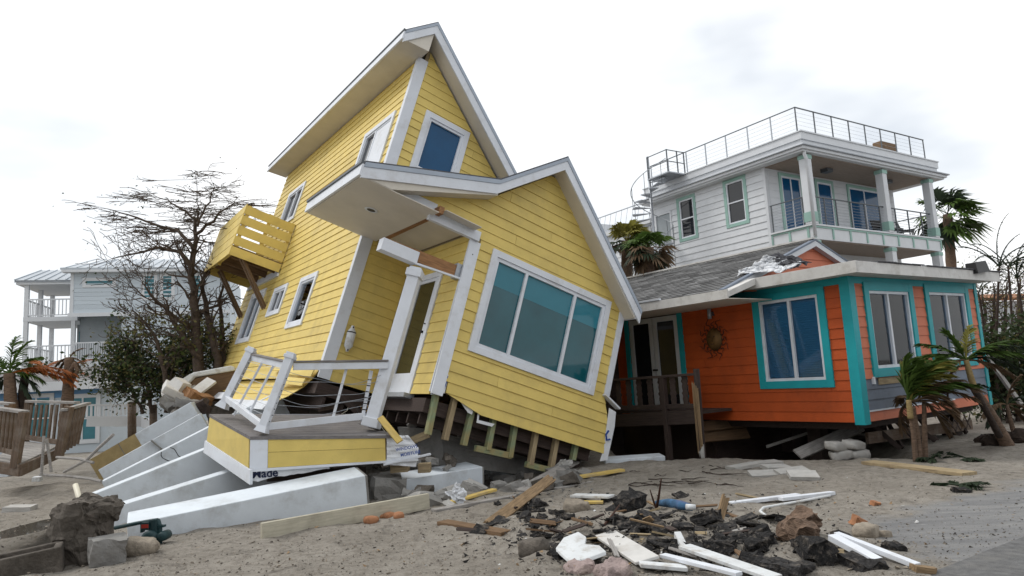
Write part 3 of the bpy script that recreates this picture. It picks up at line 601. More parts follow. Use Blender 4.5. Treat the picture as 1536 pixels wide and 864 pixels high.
# ------------------------------------------------------------------ toppled pilings
def pier(A, B, h, dep, label, roll=0., cracks=(), endcap=None, ext=0., matn='pier_paint'):
    d = (B-A).normalized(); B = B+d*ext; back = Vector((0, 0, 1)).cross(d); back.normalize(); back = (back*math.cos(roll)+Vector((0, 0, 1))*math.sin(roll))
    m = axes(A, d, back.cross(d)*-1 if (back.cross(d)).z < 0 else back.cross(d)); Ln = (B-A).length
    yb = 1 if (m.to_3x3() @ Vector((0, 1, 0))).y > 0 else -1
    b = MB(); nseg = 10
    for i in range(nseg):
        x0, x1 = Ln*i/nseg, Ln*(i+1)/nseg
        b.quad((x0, 0, 0), (x1, 0, 0), (x1, yb*dep, 0), (x0, yb*dep, 0)); b.quad((x0, 0, -h), (x1, 0, -h), (x1, 0, 0), (x0, 0, 0)); b.quad((x0, yb*dep, -h), (x1, yb*dep, -h), (x1, yb*dep, 0), (x0, yb*dep, 0)); b.quad((x0, 0, -h), (x1, 0, -h), (x1, yb*dep, -h), (x0, yb*dep, -h))
    b.quad((0, 0, 0), (0, yb*dep, 0), (0, yb*dep, -h), (0, 0, -h)); b.quad((Ln, 0, 0), (Ln, yb*dep, 0), (Ln, yb*dep, -h), (Ln, 0, -h))
    o = b.build('fallen_piling', matn, None, mtx=m, label=label, cat='piling', group='toppled house pilings')
    me = o.data; bm = bmesh.new(); bm.from_mesh(me); bmesh.ops.remove_doubles(bm, verts=bm.verts, dist=1e-4); bmesh.ops.recalc_face_normals(bm, faces=bm.faces)
    bm.to_mesh(me); bm.free()
    mo = o.modifiers.new('bevel', 'BEVEL'); mo.width = .012; mo.segments = 2; mo.limit_method = 'ANGLE'
    for x in cracks:
        pts = []; xx = x; z = -.01
        while z > -h*.8: pts.append((xx, -yb*.002, z)); xx += random.uniform(-.04, .05); z -= .05
        MB().tube(pts, .006, 4).build('crack', 'black_metal', o)
    if endcap:
        MB().box((Ln-.0, min(0, yb*dep)+.01, -h+.01), (Ln+.03, max(0, yb*dep)-.01, -.01)).build('broken_end', endcap, o)
    return o
P1 = pier(at(190, 787, 8.55), at(548, 713, 9.85), .52, .55, 'largest pale blue piling, with a green gas meter at its buried end', roll=.13, endcap='concrete')
pier(at(162, 764, 9.9), at(345, 707, 10.9), .50, .32, 'pale blue piling right behind the one with the gas meter', ext=.9)
pier(at(136, 743, 11.0), at(312, 672, 11.9), .62, .32, 'pale blue piling, third in the fan of pilings counting from the gas meter', ext=1.2)
pier(at(152, 723, 12.2), at(318, 638, 13.0), .50, .34, 'cracked pale blue piling, fourth in the fan counting from the gas meter', cracks=(1.0, 1.15), ext=1.3)
P5 = pier(at(147, 705, 13.5), at(300, 620, 14.1), .46, .35, 'pale blue piling with a dark break, tucked under the tan-ended one', ext=.0)
MB().bar((1.02, -.012, -.0), (1.16, -.012, -.46), .02, .16, (0, 1, 0)).build('break', 'concrete', P5)
P6 = pier(at(133, 691, 14.6), at(286, 603, 15.0), .50, .35, 'topmost piling of the fan, its lower end bare tan concrete', ext=.0)
yb6 = 1 if (P6.matrix_basis.to_3x3() @ Vector((0, 1, 0))).y > 0 else -1
mat('tan_concrete', (.33, .25, .12), .85, .2, 4, .2, 30)
MB().box((-.004, -.006 if yb6 > 0 else -.36, -.506), (.98, .36 if yb6 > 0 else .006, .006)).build('bare_end', 'tan_concrete', P6); MB().box((.62, -.009 if yb6 > 0 else -.362, -.508), (.634, .362 if yb6 > 0 else .009, .008)).build('joint', 'concrete', P6)
pier(at(592, 722, 10.6), at(724, 700, 11.5), .48, .5, 'short pale piling lying under the wing below the hanging studs', roll=.1, endcap='concrete')
chunk('concrete_block', (.45, .5, .42), rotm(at(579, 736, 10.7), .1, .1, .4), 'concrete', 3, .16, label='broken grey concrete end of a piling beside the deck corner', cat='concrete')
# white trough-shaped offcut below the dark porch
pier(at(908, 690, 13.3), at(998, 684, 13.5), .16, .3, 'short white piling offcut lying flat below the dark porch', roll=.1)
# ------------------------------------------------------------------ foundation slabs under the house
def slab(pts, th, label, seed, matn='concrete', back=(0.1, 1.2, -.1)):
    b = MB(); bk = Vector(back); n = len(pts); b.prism(pts, bk); o = b.build('foundation_slab', matn, None, label=label, cat='concrete slab', group='broken foundation')
    s = o.modifiers.new('sub', 'SUBSURF'); s.subdivision_type = 'SIMPLE'; s.levels = s.render_levels = 4
    t = bpy.data.textures.new('rub', 'CLOUDS'); t.noise_scale = .18; dm = o.modifiers.new('d', 'DISPLACE'); dm.texture = t; dm.strength = .05; dm.mid_level = .5; return o
slab([at(650, 652, 11.9), at(760, 655, 12.6), at(885, 672, 13.9), at(862, 706, 13.6), at(800, 716, 13.0), at(700, 700, 12.1), at(648, 690, 11.8)], .3, 'dark broken foundation slab behind the hanging studs', 1)
slab([at(596, 640, 11.6), at(660, 645, 11.9), at(668, 700, 11.9), at(610, 712, 11.6)], .3, 'dark slab fragment between the torn house wrap and the studs', 2)
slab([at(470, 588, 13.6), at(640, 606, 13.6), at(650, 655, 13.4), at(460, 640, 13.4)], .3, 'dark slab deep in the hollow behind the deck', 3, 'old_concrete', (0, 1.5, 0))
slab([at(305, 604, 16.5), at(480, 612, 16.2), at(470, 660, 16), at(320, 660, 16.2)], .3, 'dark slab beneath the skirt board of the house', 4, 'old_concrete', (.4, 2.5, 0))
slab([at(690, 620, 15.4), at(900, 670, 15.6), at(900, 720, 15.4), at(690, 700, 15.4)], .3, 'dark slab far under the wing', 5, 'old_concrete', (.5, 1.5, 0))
# rubble
for i in range(46):
    x = random.uniform(618, 880); t = (x-618)/262; y = random.uniform(712, 748-18*t) if t > .25 else random.uniform(745, 760)
    s = random.uniform(.08, .26)
    chunk('rubble_lump', (s*1.4, s, s*.7), rotm(drop(x, y, s*.6), random.uniform(-.5, .5), random.uniform(-.5, .5), random.uniform(0, 6)), random.choice(['concrete', 'concrete', 'pale_concrete', 'old_concrete']), i, .22, 2, label='grey concrete rubble lump below the torn wing wall', cat='rubble', group='rubble below the wing')
for i in range(16):
    x = random.uniform(560, 680); s = random.uniform(.06, .16)
    chunk('rubble_lump', (s*1.4, s, s*.7), rotm(at(x, random.uniform(686, 708), 11.2+random.random()*.5), random.uniform(-.5, .5), random.uniform(-.5, .5), random.uniform(0, 6)), random.choice(['concrete', 'old_concrete']), i+60, .22, 2, label='small rubble lump wedged above the short piling', cat='rubble', group='rubble above the short piling')
# crumpled pale sheets
for j, (px, lab) in enumerate(((((712, 700), (745, 692), (772, 716), (740, 722)), 'crumpled white sheet in the rubble below the studs'), (((668, 742), (685, 724), (700, 738), (694, 758)), 'small torn white sheet standing by the short piling'), (((818, 712), (842, 690), (862, 690), (840, 712)), 'grey torn sheet in the rubble under the wing corner'))):
    q = [at(*p, sit(*px[-1]).y+.02*k) for k, p in enumerate(px)]; b = MB(); n = 8
    G = [[q[0].lerp(q[1], i/n).lerp(q[3].lerp(q[2], i/n), k/n)+noise.noise_vector(Vector((i*.6, k*.6, j*5)))*.05 for i in range(n+1)] for k in range(n+1)]
    for k in range(n):
        for i in range(n): b.quad(G[k][i], G[k][i+1], G[k+1][i+1], G[k+1][i])
    o = b.build('crumpled_sheet', 'pale_concrete' if j == 2 else 'wrap_white', None, label=lab, cat='sheet'); sm = o.modifiers.new('s', 'SOLIDIFY'); sm.thickness = .006
# joists and splinters hanging in the hollow
for i, (a, b_, Yd, mm) in enumerate((((505, 588), (560, 640), 12.6, 'dark_wood'), ((470, 600), (640, 598), 13.2, 'bracket_wood'), ((615, 601), (668, 598), 12.0, 'raw_wood'), ((480, 612), (570, 596), 12.8, 'deck_wood'), ((640, 652), (600, 668), 11.5, 'tan_wood'), ((615, 640), (640, 622), 11.8, 'grey_wood'))):
    plank('broken_joist', at(*a, Yd), at(*b_, Yd+.2), .05, .12, mm, None, ragged=.1, label=['dark splintered joist hanging behind the deck railing', 'long brown joist across the hollow behind the deck', 'reddish splintered joist end below the door sill', 'weathered joist slanting under the house corner', 'tan splinter leaning by the torn wrap', 'grey splinter leaning below the door'][i], cat='timber')
# ------------------------------------------------------------------ detached porch deck
Kt, Rt, Lt = at(378, 654, 9.9), at(580, 652, 10.5), at(317, 621, 11.6)
Kb, Rb, Lb = at(377, 704, 9.9), at(581, 691, 10.5), at(312, 662, 11.6)
DK = empty('porch_deck', Matrix.Translation(Kb), label='broken-off porch deck with white railing and yellow skirt resting on pilings', cat='deck')
inv = -Kb
def bil(a, b_, c, d, nn):      # a,b top edge; c,d bottom edge -> map(u in 0..1, v up 0..1, n)
    def f(u, v, n): return (c.lerp(d, u)).lerp(a.lerp(b_, u), v) + nn*n + inv
    return f
nF = (Rt-Kt).cross(Kt-Kb).normalized(); nF = nF if nF.y < 0 else -nF
nL = (Lt-Kt).cross(Kt-Kb).normalized(); nL = nL if nL.x < 0 else -nL
ff = bil(Kt, Rt, Kb, Rb, nF); fl = bil(Kt, Lt, Kb, Lb, nL); ex, ey = Rt-Kt, Lt-Kt
core = MB().hexa([p+inv for p in (Kb, Rb, Rb+ey, Lb, Kt-Vector((0, 0, .05)), Rt-Vector((0, 0, .05)), Rt+ey-Vector((0, 0, .05)), Lt-Vector((0, 0, .05)))]).build('deck_frame', 'deck_wood', DK)
for (v0, v1) in ((.02, .49), (.50, .94)): mbox(MB(), ff, .115, .985, v0, v1, .002, .028).build('siding_board', 'yellow_siding', DK)
for (v0, v1) in ((.03, .95),): mbox(MB(), fl, .02, .99, v0, v1, .002, .026).build('siding_board', 'yellow_siding', DK)
mbox(MB(), ff, -.012, .113, -.01, .96, .002, .034).build('corner_trim', 'white_trim', DK, bevel=.003); mbox(MB(), ff, .0, 1.24, -.07, .015, -.02, .045).build('skirt_board', 'white_trim', DK)
mbox(MB(), fl, -.03, 1.02, -.42, .02, -.0, .04).build('skirt_board', 'white_trim', DK, bevel=.003)
mbox(MB(), ff, .85, .99, .92, 1.0, .004, .03).build('edge_strip', 'white_trim', DK)
nb = 12
for i in range(nb):
    s0 = i/nb; s1 = (i+.93)/nb; o0 = -.02 if i == 0 else 0; e = 1.02+random.uniform(-.02, .05)+(.12 if i > 5 else 0)
    P = lambda u, w, z: Kt+ex*u+ey*w+Vector((0, 0, z))+inv
    MB().hexa([P(-.02, s0+o0, -.045), P(e, s0+o0, -.045), P(e, s1, -.045), P(-.02, s1, -.045), P(-.02, s0+o0, .0), P(e, s0+o0, .0), P(e, s1, .0), P(-.02, s1, .0)]).build('deck_board', 'grey_decking', DK)
def rl(p, q, w, h, name, m='white_trim', **k): return plank(name, p+inv, q+inv, w, h, m, DK, **k)
p1b, p1t = at(392, 648, 9.98), at(437, 531, 10.15); p2b, p2t = at(333, 612, 11.25), at(378, 523, 11.40)
dirp = (p1t-p1b).normalized()
for (b0, t0) in ((p1b, p1t), (p2b, p2t)):
    po = rl(b0, t0, .115, .115, 'railing_post', up=(0, -1, .2), bevel=.006); Ln = (t0-b0).length
    MB().box((Ln-.07, -.075, -.075), (Ln-.02, .075, .075)).box((Ln-.02, -.06, -.06), (Ln+.02, .06, .06)).build('cap', 'white_trim', po, bevel=.006); MB().hexa([(0, -.085, -.085), (.09, -.062, -.062), (.09, .062, -.062), (0, .085, -.085), (0, -.085, .085), (.09, -.062, .062), (.09, .062, .062), (0, .085, .085)]).build('base', 'white_trim', po)
    for i in range(8): MB().box((.16+i*.09, .0575, -.008), (.175+i*.09, .064, .008)).box((.16+i*.09, -.064, -.008), (.175+i*.09, -.0575, .008)).build('cable_hole', 'black_metal', po)
tl0, tl1 = at(379, 537, 11.38), at(431, 549, 10.2); bl0, bl1 = at(340, 598, 11.25), at(392, 637, 10.05)
rl(tl0, tl1, .06, .09, 'rail'); rl(tl0+Vector((0, 0, .06)), tl1+Vector((0, 0, .06)), .09, .025, 'rail_cap', 'grey_decking'); rl(bl0, bl1, .06, .09, 'rail')
for f in (.33, .66):
    a, c = bl0.lerp(bl1, f), tl0.lerp(tl1, f); rl(a-dirp*(.14 if f < .5 else 0), c, .035, .035, 'baluster')
tf0, tf1 = at(440, 550, 10.2), at(582, 548, 10.75); bf0, bf1 = at(400, 640, 10.05), at(548, 624, 10.7)
rl(tf0, tf1, .07, .10, 'rail', 'white_trim'); rl(tf0+Vector((0, 0, .07)), tf1+Vector((0, 0, .07)), .10, .03, 'rail_cap', 'grey_decking'); rl(bf0, bf1, .06, .10, 'rail')
rl(at(499, 628, 10.5), at(520, 552, 10.55), .04, .04, 'baluster'); bp = rl(at(543, 632, 10.7), at(557, 556, 10.72), .06, .05, 'baluster')
for i in range(7): MB().box((.08+i*.09, -.032, -.027), (.095+i*.09, .032, .027)).build('cable_hole', 'black_metal', bp)
for i in range(6):             # slack cables
    f = .2+i*.12; A = p1b.lerp(p1t, f); B = bf1.lerp(tf1, f); pts = []
    sag = random.uniform(.03, .16)
    for k in range(13): t = k/12; pts.append(A.lerp(B, t)+Vector((0, 0, -sag*4*t*(1-t)+.02*math.sin(9*t+i)))+inv)
    MB().tube(pts, .0035, 4).build('cable', 'steel', DK)
    A = p2b.lerp(p2t, f); B = p1b.lerp(p1t, f)
    MB().tube([A.lerp(B, k/6)+Vector((0, 0, -.02*4*(k/6)*(1-k/6)))+inv for k in range(7)], .0035, 4).build('cable', 'steel', DK)
# house wrap with print under the boards
b = MB(); n = 24; top = []; bot = []
for i in range(n+1):
    u = i/n*.56; dz = -.30-.05*noise.noise((u*9, 0, 0))+.20*max(0, u-.05)/.5+(.03*noise.noise((u*31, 1, 0)))
    top.append(Vector(ff(u, .02, -.004))); bot.append(Vector(ff(u, min(-.10, dz-.05), -.004+.01*noise.noise((u*14, 3, 0)))))
for i in range(n): b.quad(bot[i], bot[i+1], top[i+1], top[i])
wrp = b.build('house_wrap', 'wrap_white', DK); wrp.modifiers.new('s', 'SOLIDIFY').thickness = .004
fx = (Rb-Kb).normalized(); fz = (Kt-Kb).normalized(); fy = fz.cross(fx)
def fm_(u, v, n, tilt=0.):
    p = ff(u, v, n); d = (fx*math.cos(tilt)+fz*math.sin(tilt)); up_ = (fz*math.cos(tilt)-fx*math.sin(tilt)); return T3(((d.x, up_.x, nF.x), (d.y, up_.y, nF.y), (d.z, up_.z, nF.z)), p)
text('Made', .155, fm_(.006, -.265, .012, .02), 'wrap_navy', wrp)
b = MB(); G = []; n = 12
cs = [at(580, 653, 10.48), at(612, 653, 10.62), at(628, 672, 10.68), at(624, 700, 10.66), at(580, 697, 10.48)]
for k in range(n+1):
    row = []
    for i in range(n+1):
        l = cs[0].lerp(cs[4], k/n); r_ = cs[1].lerp(cs[2], k/n*2) if k/n < .5 else cs[2].lerp(cs[3], k/n*2-1)
        row.append(l.lerp(r_, i/n)+nF*(.03*noise.noise((i*.35, k*.5, 2))+.01*math.sin(k*2.2))+inv)
    G.append(row)
for k in range(n):
    for i in range(n): b.quad(G[k][i], G[k][i+1], G[k+1][i+1], G[k+1][i])
wr2 = b.build('house_wrap', 'wrap_white', DK); wr2.modifiers.new('s', 'SOLIDIFY').thickness = .003
q = at(594, 677, 10.42)+inv; q2 = at(601, 685, 10.44)+inv
for s_, q_, sz in (('WINDOWS', q, .062), ('MOISTURE', q2, .062)):
    d = (fx*math.cos(.12)+fz*math.sin(.12)); u_ = (fz*math.cos(.12)-fx*math.sin(.12)); text(s_, sz, T3(((d.x, u_.x, nF.x), (d.y, u_.y, nF.y), (d.z, u_.z, nF.z)), q_), 'wrap_blue', wr2)
for (a, c, w) in (((560, 693), (632, 684), .05), ((575, 697), (646, 681), .05)): plank('torn_strip', at(*a, 10.45)+inv, at(*c, 10.7)+inv, .05, .03, 'white_trim', DK)
plank('yellow_strip', at(570, 626, 10.55), at(600, 663, 10.35), .10, .03, 'yellow_board', None, up=(.5, -1, .2), label='short yellow board leaning against the deck beside the torn wrap', cat='board')
for (a, c, lab) in (((587, 702), (613, 700), 'tan timber block wedged under the deck below the printed wrap'), ((628, 702), (646, 701), 'tan timber block under the torn white strips')): plank('timber_block', at(*a, 10.75), at(*c, 10.75), .2, .13, 'tan_wood', None, label=lab, cat='timber')
plank('deck_sleeper', at(400, 716, 10.3), at(548, 706, 10.9), .10, .12, 'dark_wood', None, label='dark timber sleeper lying on the big piling under the deck', cat='timber')
# ------------------------------------------------------------------ gas meter on the big piling
def pw(x, y): return at(x, y, 8.25)
gmr = empty('gas_meter', Matrix.Translation(pw(215, 805)), label='dark green gas meter and pipes against the big piling', cat='gas meter'); gi = -pw(215, 805)
MB().tube([pw(172, 792)+gi, pw(205, 785)+gi, pw(228, 781)+gi, pw(237, 780)+gi], .022, 8).build('pipe', 'pipe_green', gmr, smooth=True)
MB().tube([pw(237, 780)+gi, pw(240, 790)+gi, pw(240, 812)+gi, pw(239, 828)+gi], .026, 8).build('pipe', 'pipe_green', gmr, smooth=True)
for (x, y, r) in ((228, 807, .10), (247, 803, .055)):
    c = pw(x, y)+gi; MB().tube([c+Vector((0, -.09, 0)), c+Vector((0, -.07, 0)), c+Vector((0, .0, 0)), c+Vector((0, .07, 0)), c+Vector((0, .09, 0))], [r*.6, r*.95, r, r*.95, r*.6], 14).build('regulator', 'pipe_green', gmr, smooth=True)
c = pw(232, 798)+gi; MB().tube([c, c+Vector((0, 0, .14))], .05, 10).build('regulator_stem', 'pipe_green', gmr)
c = pw(221, 788)+gi; MB().box(c-Vector((.045, .05, .045)), c+Vector((.045, .03, .045))).build('valve_body', 'pipe_green', gmr, bevel=.01); MB().box(c+Vector((-.04, -.056, -.02)), c+Vector((.04, -.051, .02))).build('tag', 'red_tag', gmr)
c = pw(214, 790)+gi; MB().box(c-Vector((.012, .03, .06)), c+Vector((.012, .03, .06))).build('lever', 'pipe_green', gmr); c = pw(242, 789)+gi; MB().box(c-Vector((.04, .03, .012)), c+Vector((.04, .03, .012))).build('lever', 'pipe_green', gmr)
# ------------------------------------------------------------------ concrete lumps and pipe by the runnel
chunk('concrete_footing', (.42, .45, .74), rotm(sit(106, 848)+Vector((0, .22, .22)), 0, .05, -.35), 'old_concrete', 11, .26, 16, squash=.25, label='big rough sand-crusted footing with a white pipe sticking out', cat='concrete')
chunk('sand_crust', (.50, .50, .22), rotm(sit(106, 848)+Vector((.03, .32, .50)), 0, .1, 0), 'old_concrete', 15, .34, 16, squash=.5, label='crumbly crust of sand and roots on top of the footing', cat='concrete')
chunk('concrete_cube', (.33, .33, .30), rotm(sit(148, 852)+Vector((0, .14, .11)), .06, .04, .6), 'concrete', 12, .10, 9, squash=.08, label='grey concrete cube beside the rough footing', cat='concrete')
chunk('boulder', (.34, .26, .2), rotm(sit(203, 834)+Vector((0, .1, .07)), 0, .1, .3), 'stone', 13, .14, 5, squash=.7, smooth=True, label='rounded tan stone below the gas meter', cat='stone')
tm = rotm(sit(30, 862)+Vector((0, .1, .1)), 0, -.1, .5); b = MB()
for (a, c) in (((-.3, -.2, -.15), (.3, -.13, .1)), ((-.3, .13, -.15), (.3, .2, .1)), ((-.3, -.13, -.15), (-.23, .13, .1)), ((.23, -.13, -.15), (.3, .13, .1)), ((-.23, -.13, -.15), (.23, .13, -.02))): b.box(a, c)
b.build('concrete_trough', 'old_concrete', None, mtx=tm, bevel=.012, label='half-buried hollow concrete trough at the edge of the runnel', cat='trough')
MB().tube([at(113, 727, 7.95), at(120, 752, 7.85), at(126, 786, 7.65)], [.028, .03, .022], 10).build('pvc_pipe', 'pvc', None, smooth=True, label='white plastic pipe stub leaning out of the rough footing', cat='pipe')
MB().tube([at(102, 775, 7.75), at(100, 800, 7.7), at(103, 822, 7.62), at(107, 838, 7.6), at(111, 852, 7.55)], .009, 6).build('cable', 'pvc', None, smooth=True, label='thin pale cable dangling down the rough footing', cat='cable')
chunk('flat_slab', (.42, .22, .10), rotm(drop(30, 766, .1), .05, .05, .1), 'pale_concrete', 21, .08, 3, label='flat pale slab lying on sand beyond the puddle', cat='concrete')
chunk('white_foam_cup', (.16, .13, .10), rotm(drop(56, 722, .1, 0), .1, .0, .1), 'foam_white', 22, .08, 3, label='small white plastic tub on the sand bank', cat='tub')
chunk('pale_block', (.24, .2, .25), rotm(sit(10, 712)+Vector((0, 0, .05)), 0, .2, 0), 'pier_paint', 23, .05, 3, label='pale blue block half sunk below the wooden deck', cat='block')
# ------------------------------------------------------------------ orange house
To = Matrix.Translation((5.6891, 11.8408, .592)) @ Matrix.Rotation(.0047, 4, 'X') @ Matrix.Rotation(-.0035, 4, 'Y') @ Matrix.Rotation(.6071, 4, 'Z')
O = empty('house', To, label='single-storey orange house with turquoise trim and undermined base', cat='house')
oL = lambda u, z, n: (-n, u, z); oR = lambda u, z, n: (u, -n, z)
HO = 2.46; LX = 4.68; LY = 6.4; EO = .176
sh = MB()
for (u0, u1, z0, z1) in ((.0, .55, 0, HO), (.55, 1.8, 0, .72), (.55, 1.8, 2.25, HO), (1.8, 3.9, 0, HO), (3.9, 5.4, 2.2, HO), (5.4, LY, 0, HO)): sh.box((.002, u0, z0), (.10, u1, z1))
oW = sh.build('wall', 'dark_wood', O)
siding(oW, 'siding_board', oL, .01, HO-.09, EO, lambda z: .14, lambda z: LY, [(.5, 1.85, .66, 2.31), (3.79, 5.32, 0.1, 2.24)], 'orange_siding', seams=[(1, 2.9), (3, 2.4), (6, 3.2), (9, 2.6), (12, 3.0)])
sh = MB()
for (u0, u1, z0, z1) in ((.1, .55, 0, HO), (.55, 1.95, 0, .85), (.55, 1.95, 2.25, HO), (1.95, 2.7, 0, HO), (2.7, 4.2, 0, .85), (2.7, 4.2, 2.28, HO), (4.2, LX, 0, HO)): sh.box((u0, .002, z0), (u1, .10, z1))
oV = sh.build('wall', 'dark_wood', O)
OP = [(.5, 2.0, .80, 2.3), (2.64, 4.27, .86, 2.31)]
siding(oV, 'siding_board', oR, .01, .186, EO, lambda z: .14, lambda z: LX, OP, 'coral_skylit_siding')
siding(oV, 'siding_board', oR, .186, .714, EO, lambda z: .14, lambda z: LX, OP, 'slate_siding', proud=.02)
siding(oV, 'siding_board', oR, .714, HO-.09, EO, lambda z: .14, lambda z: LX, OP, 'coral_skylit_siding')
mbox(MB(), oR, .55, 1.6, .60, .71, .02, .034).build('patch_board', 'tan_wood', oV)
mbox(MB(), oR, .36, .42, .62, .74, .0, .05).build('broken_clip', 'white_trim', oV)
mbox(MB(), oR, .14, 3.2, .17, .195, .02, .034).build('edge_strip', 'white_trim', oV)
for (mp_, a, b_) in ((oL, -.038, .14), (oR, -.0, .14), (oR, LX-.02, LX+.10)): mbox(MB(), mp_, a, b_, -.03, HO-.001, .0, .038).build('corner_trim', 'turquoise_trim', O, bevel=.003)
mbox(MB(), oL, .14, LY, HO-.12, HO-.002, 0, .03).build('frieze_board', 'turquoise_trim', O); mbox(MB(), oR, .14, LX, HO-.12, HO-.002, 0, .03).build('frieze_board', 'turquoise_trim', O)
window(O, oL, .425, 1.913, .599, 2.361, .135, casing='turquoise_trim', glass='tint_glass', mull=(1.15,), backing='blind', back=-.06)
window(O, oR, .413, 2.098, .725, 2.374, .15, casing='turquoise_trim', glass='tint_glass', mull=(1.22,), backing='blind_pale', back=-.06)
window(O, oR, 2.551, 4.363, .784, 2.39, .15, casing='turquoise_trim', glass='tint_glass', mull=(3.45,), backing='blind_pale', back=-.06)
MB().box((LX-.1, .1, 0), (LX, LY, HO)).build('wall', 'coral_skylit_siding', O); MB().box((0.1, LY-.1, 0), (LX, LY, HO)).build('wall', 'orange_siding', O)
MB().box((.30, .30, -.14), (LX-.02, LY, -.0)).build('floor', 'dark_wood', O)
# french doors
df = MB(); mbox(df, oL, 3.70, 3.82, .1, 2.36, 0, .05); mbox(df, oL, 5.32, 5.44, .1, 2.36, 0, .05); mbox(df, oL, 3.82, 5.32, 2.24, 2.36, 0, .048); df = df.build('door_frame', 'turquoise_trim', O)
for (a, b_) in ((3.84, 4.56), (4.58, 5.30)):
    d_ = ring(MB(), oL, a, b_, .12, 2.22, .11, -.03, .02).build('door', 'clap_white', df); mbox(MB(), oL, a+.1, b_-.1, .22, 2.12, -.012, -.004).build('pane', 'dark_glass', d_)
    mbox(MB(), oL, (b_ if a < 4 else a)-.05, (b_ if a < 4 else a)+.03, 1.05, 1.09, .02, .08).build('handle', 'black_metal', d_)
# roof: flat ledge with wide fascia, then the shingled gable behind
rO = MB().box((-.44, -.41, HO+.002), (LX+.16, 2.10, HO+.07)).build('roof', 'ledge_white', O)
MB().box((-.48, -.45, HO-.02), (-.445, 2.12, HO+.175)).build('fascia', 'ledge_white', rO, bevel=.004); MB().box((-.444, -.45, HO-.02), (LX+.20, -.412, HO+.17)).build('fascia', 'ledge_white', rO, bevel=.004)
MB().box((-.40, -.40, HO+.072), (LX+.18, 2.1, HO+.176)).build('roof_deck', 'dark_shingle', rO)
for i in range(9): MB().bar((.2+i*.55, -.43, HO+.185), (.75+i*.55+random.uniform(-.1, .1), -.42, HO+.182+random.uniform(-.004, .012)), .10, .016).build('torn_felt', 'dark_shingle', rO)
yG = 1.78; apx = onp(To, 1, yG, 1215, 360); gl, gr_ = onp(To, 1, yG, 1172, 394), onp(To, 1, yG, 1244, 394)
rx, rz = apx.x, apx.z
ex0 = -1.30; ez0 = HO-.07; sl_ = (rz-ez0)/(rx-ex0)
rb_ = MB().prism([(ex0, yG+.05, ez0-.02), (rx, yG+.05, rz-.04), (2*rx-ex0, yG+.05, ez0-.02), (2*rx-ex0, yG+.05, ez0-.12), (rx, yG+.05, rz-.16), (ex0, yG+.05, ez0-.12)], (0, 6.2, 0)).build('roof', 'ledge_white', O)
m = mat('shingle_tab', (.20, .20, .20), .95, .1, 20, .4, 90, rnd=0.); nt = m.node_tree; g_ = nt.nodes.new('ShaderNodeNewGeometry')
mr_ = nt.nodes.new('ShaderNodeMapRange'); mr_.inputs[3].default_value = .6; mr_.inputs[4].default_value = 1.35; nt.links.new(g_.outputs['Random Per Island'], mr_.inputs[0])
vs_ = [n for n in nt.nodes if n.type == 'VECT_MATH'][0]; old = vs_.inputs['Scale'].links[0].from_socket; mm_ = nt.nodes.new('ShaderNodeMath'); mm_.operation = 'MULTIPLY'; nt.links.new(old, mm_.inputs[0]); nt.links.new(mr_.outputs[0], mm_.inputs[1]); nt.links.new(mm_.outputs[0], vs_.inputs['Scale'])
MB().prism([(ex0, 1.45, ez0-.02), (-.49, 1.45, ez0+.24), (-.49, 1.45, ez0+.12), (ex0, 1.45, ez0-.12)], (0, .39, 0)).build('roof_return', 'ledge_white', rb_)
b = MB(); nC = 24; dn = Vector((rx-ex0, 0, rz-ez0)); nrm = Vector((-dn.z, 0, dn.x)).normalized()
for c_ in range(nC):
    p0 = Vector((ex0, 0, ez0-.02))+dn*(c_/nC); p1 = Vector((ex0, 0, ez0-.02))+dn*((c_+1.15)/nC); y = yG+.06-.15*(c_ % 2)
    while y < yG+6.2:
        y0, y1 = max(y, yG+.05), min(y+.29, yG+6.25); t = .012+random.uniform(0, .006)
        if y1-y0 > .03: b.hexa([p0+Vector((0, y0, 0)), p0+Vector((0, y1, 0)), p1+Vector((0, y1, 0)), p1+Vector((0, y0, 0)), p0+nrm*t*1.6+Vector((0, y0, 0)), p0+nrm*t*1.6+Vector((0, y1, 0)), p1+nrm*.004+Vector((0, y1, 0)), p1+nrm*.004+Vector((0, y0, 0))])
        y += .30
b.build('shingles', 'shingle_tab', rb_, kind='stuff')
MB().bar((rx, yG-.1, rz+.02), (rx, yG+6.3, rz+.02), .14, .035).build('ridge_cap', 'ledge_white', rb_)
MB().box((ex0-.035, 1.44, ez0-.15), (ex0-.0, yG+6.2, ez0+.015)).build('fascia', 'ledge_white', rb_); MB().bar((ex0-.02, 3.05, ez0+.04), (ex0-.0, yG+3.1, ez0+.055), .07, .03).build('gutter_strip', 'white_trim', rb_)
MB().box((ex0, 1.46, ez0-.15), (-.0, yG+6.2, ez0-.135)).build('soffit', 'beige_soffit', rb_)
gb = MB().prism([(ex0+.5, yG+.02, ez0+.05), (2*rx-ex0-.5, yG+.02, ez0+.05), (rx, yG+.02, rz-.08)], (0, .06, 0)).build('gable_wall', 'coral_skylit_siding', O)
def gr2(z): return (rz-.10-z)/sl_
siding(gb, 'siding_board', lambda u, z, n: (u, yG+.02-n, z), ez0+.05, rz-.12, EO, lambda z: rx-gr2(z), lambda z: rx+gr2(z), [], 'coral_skylit_siding')
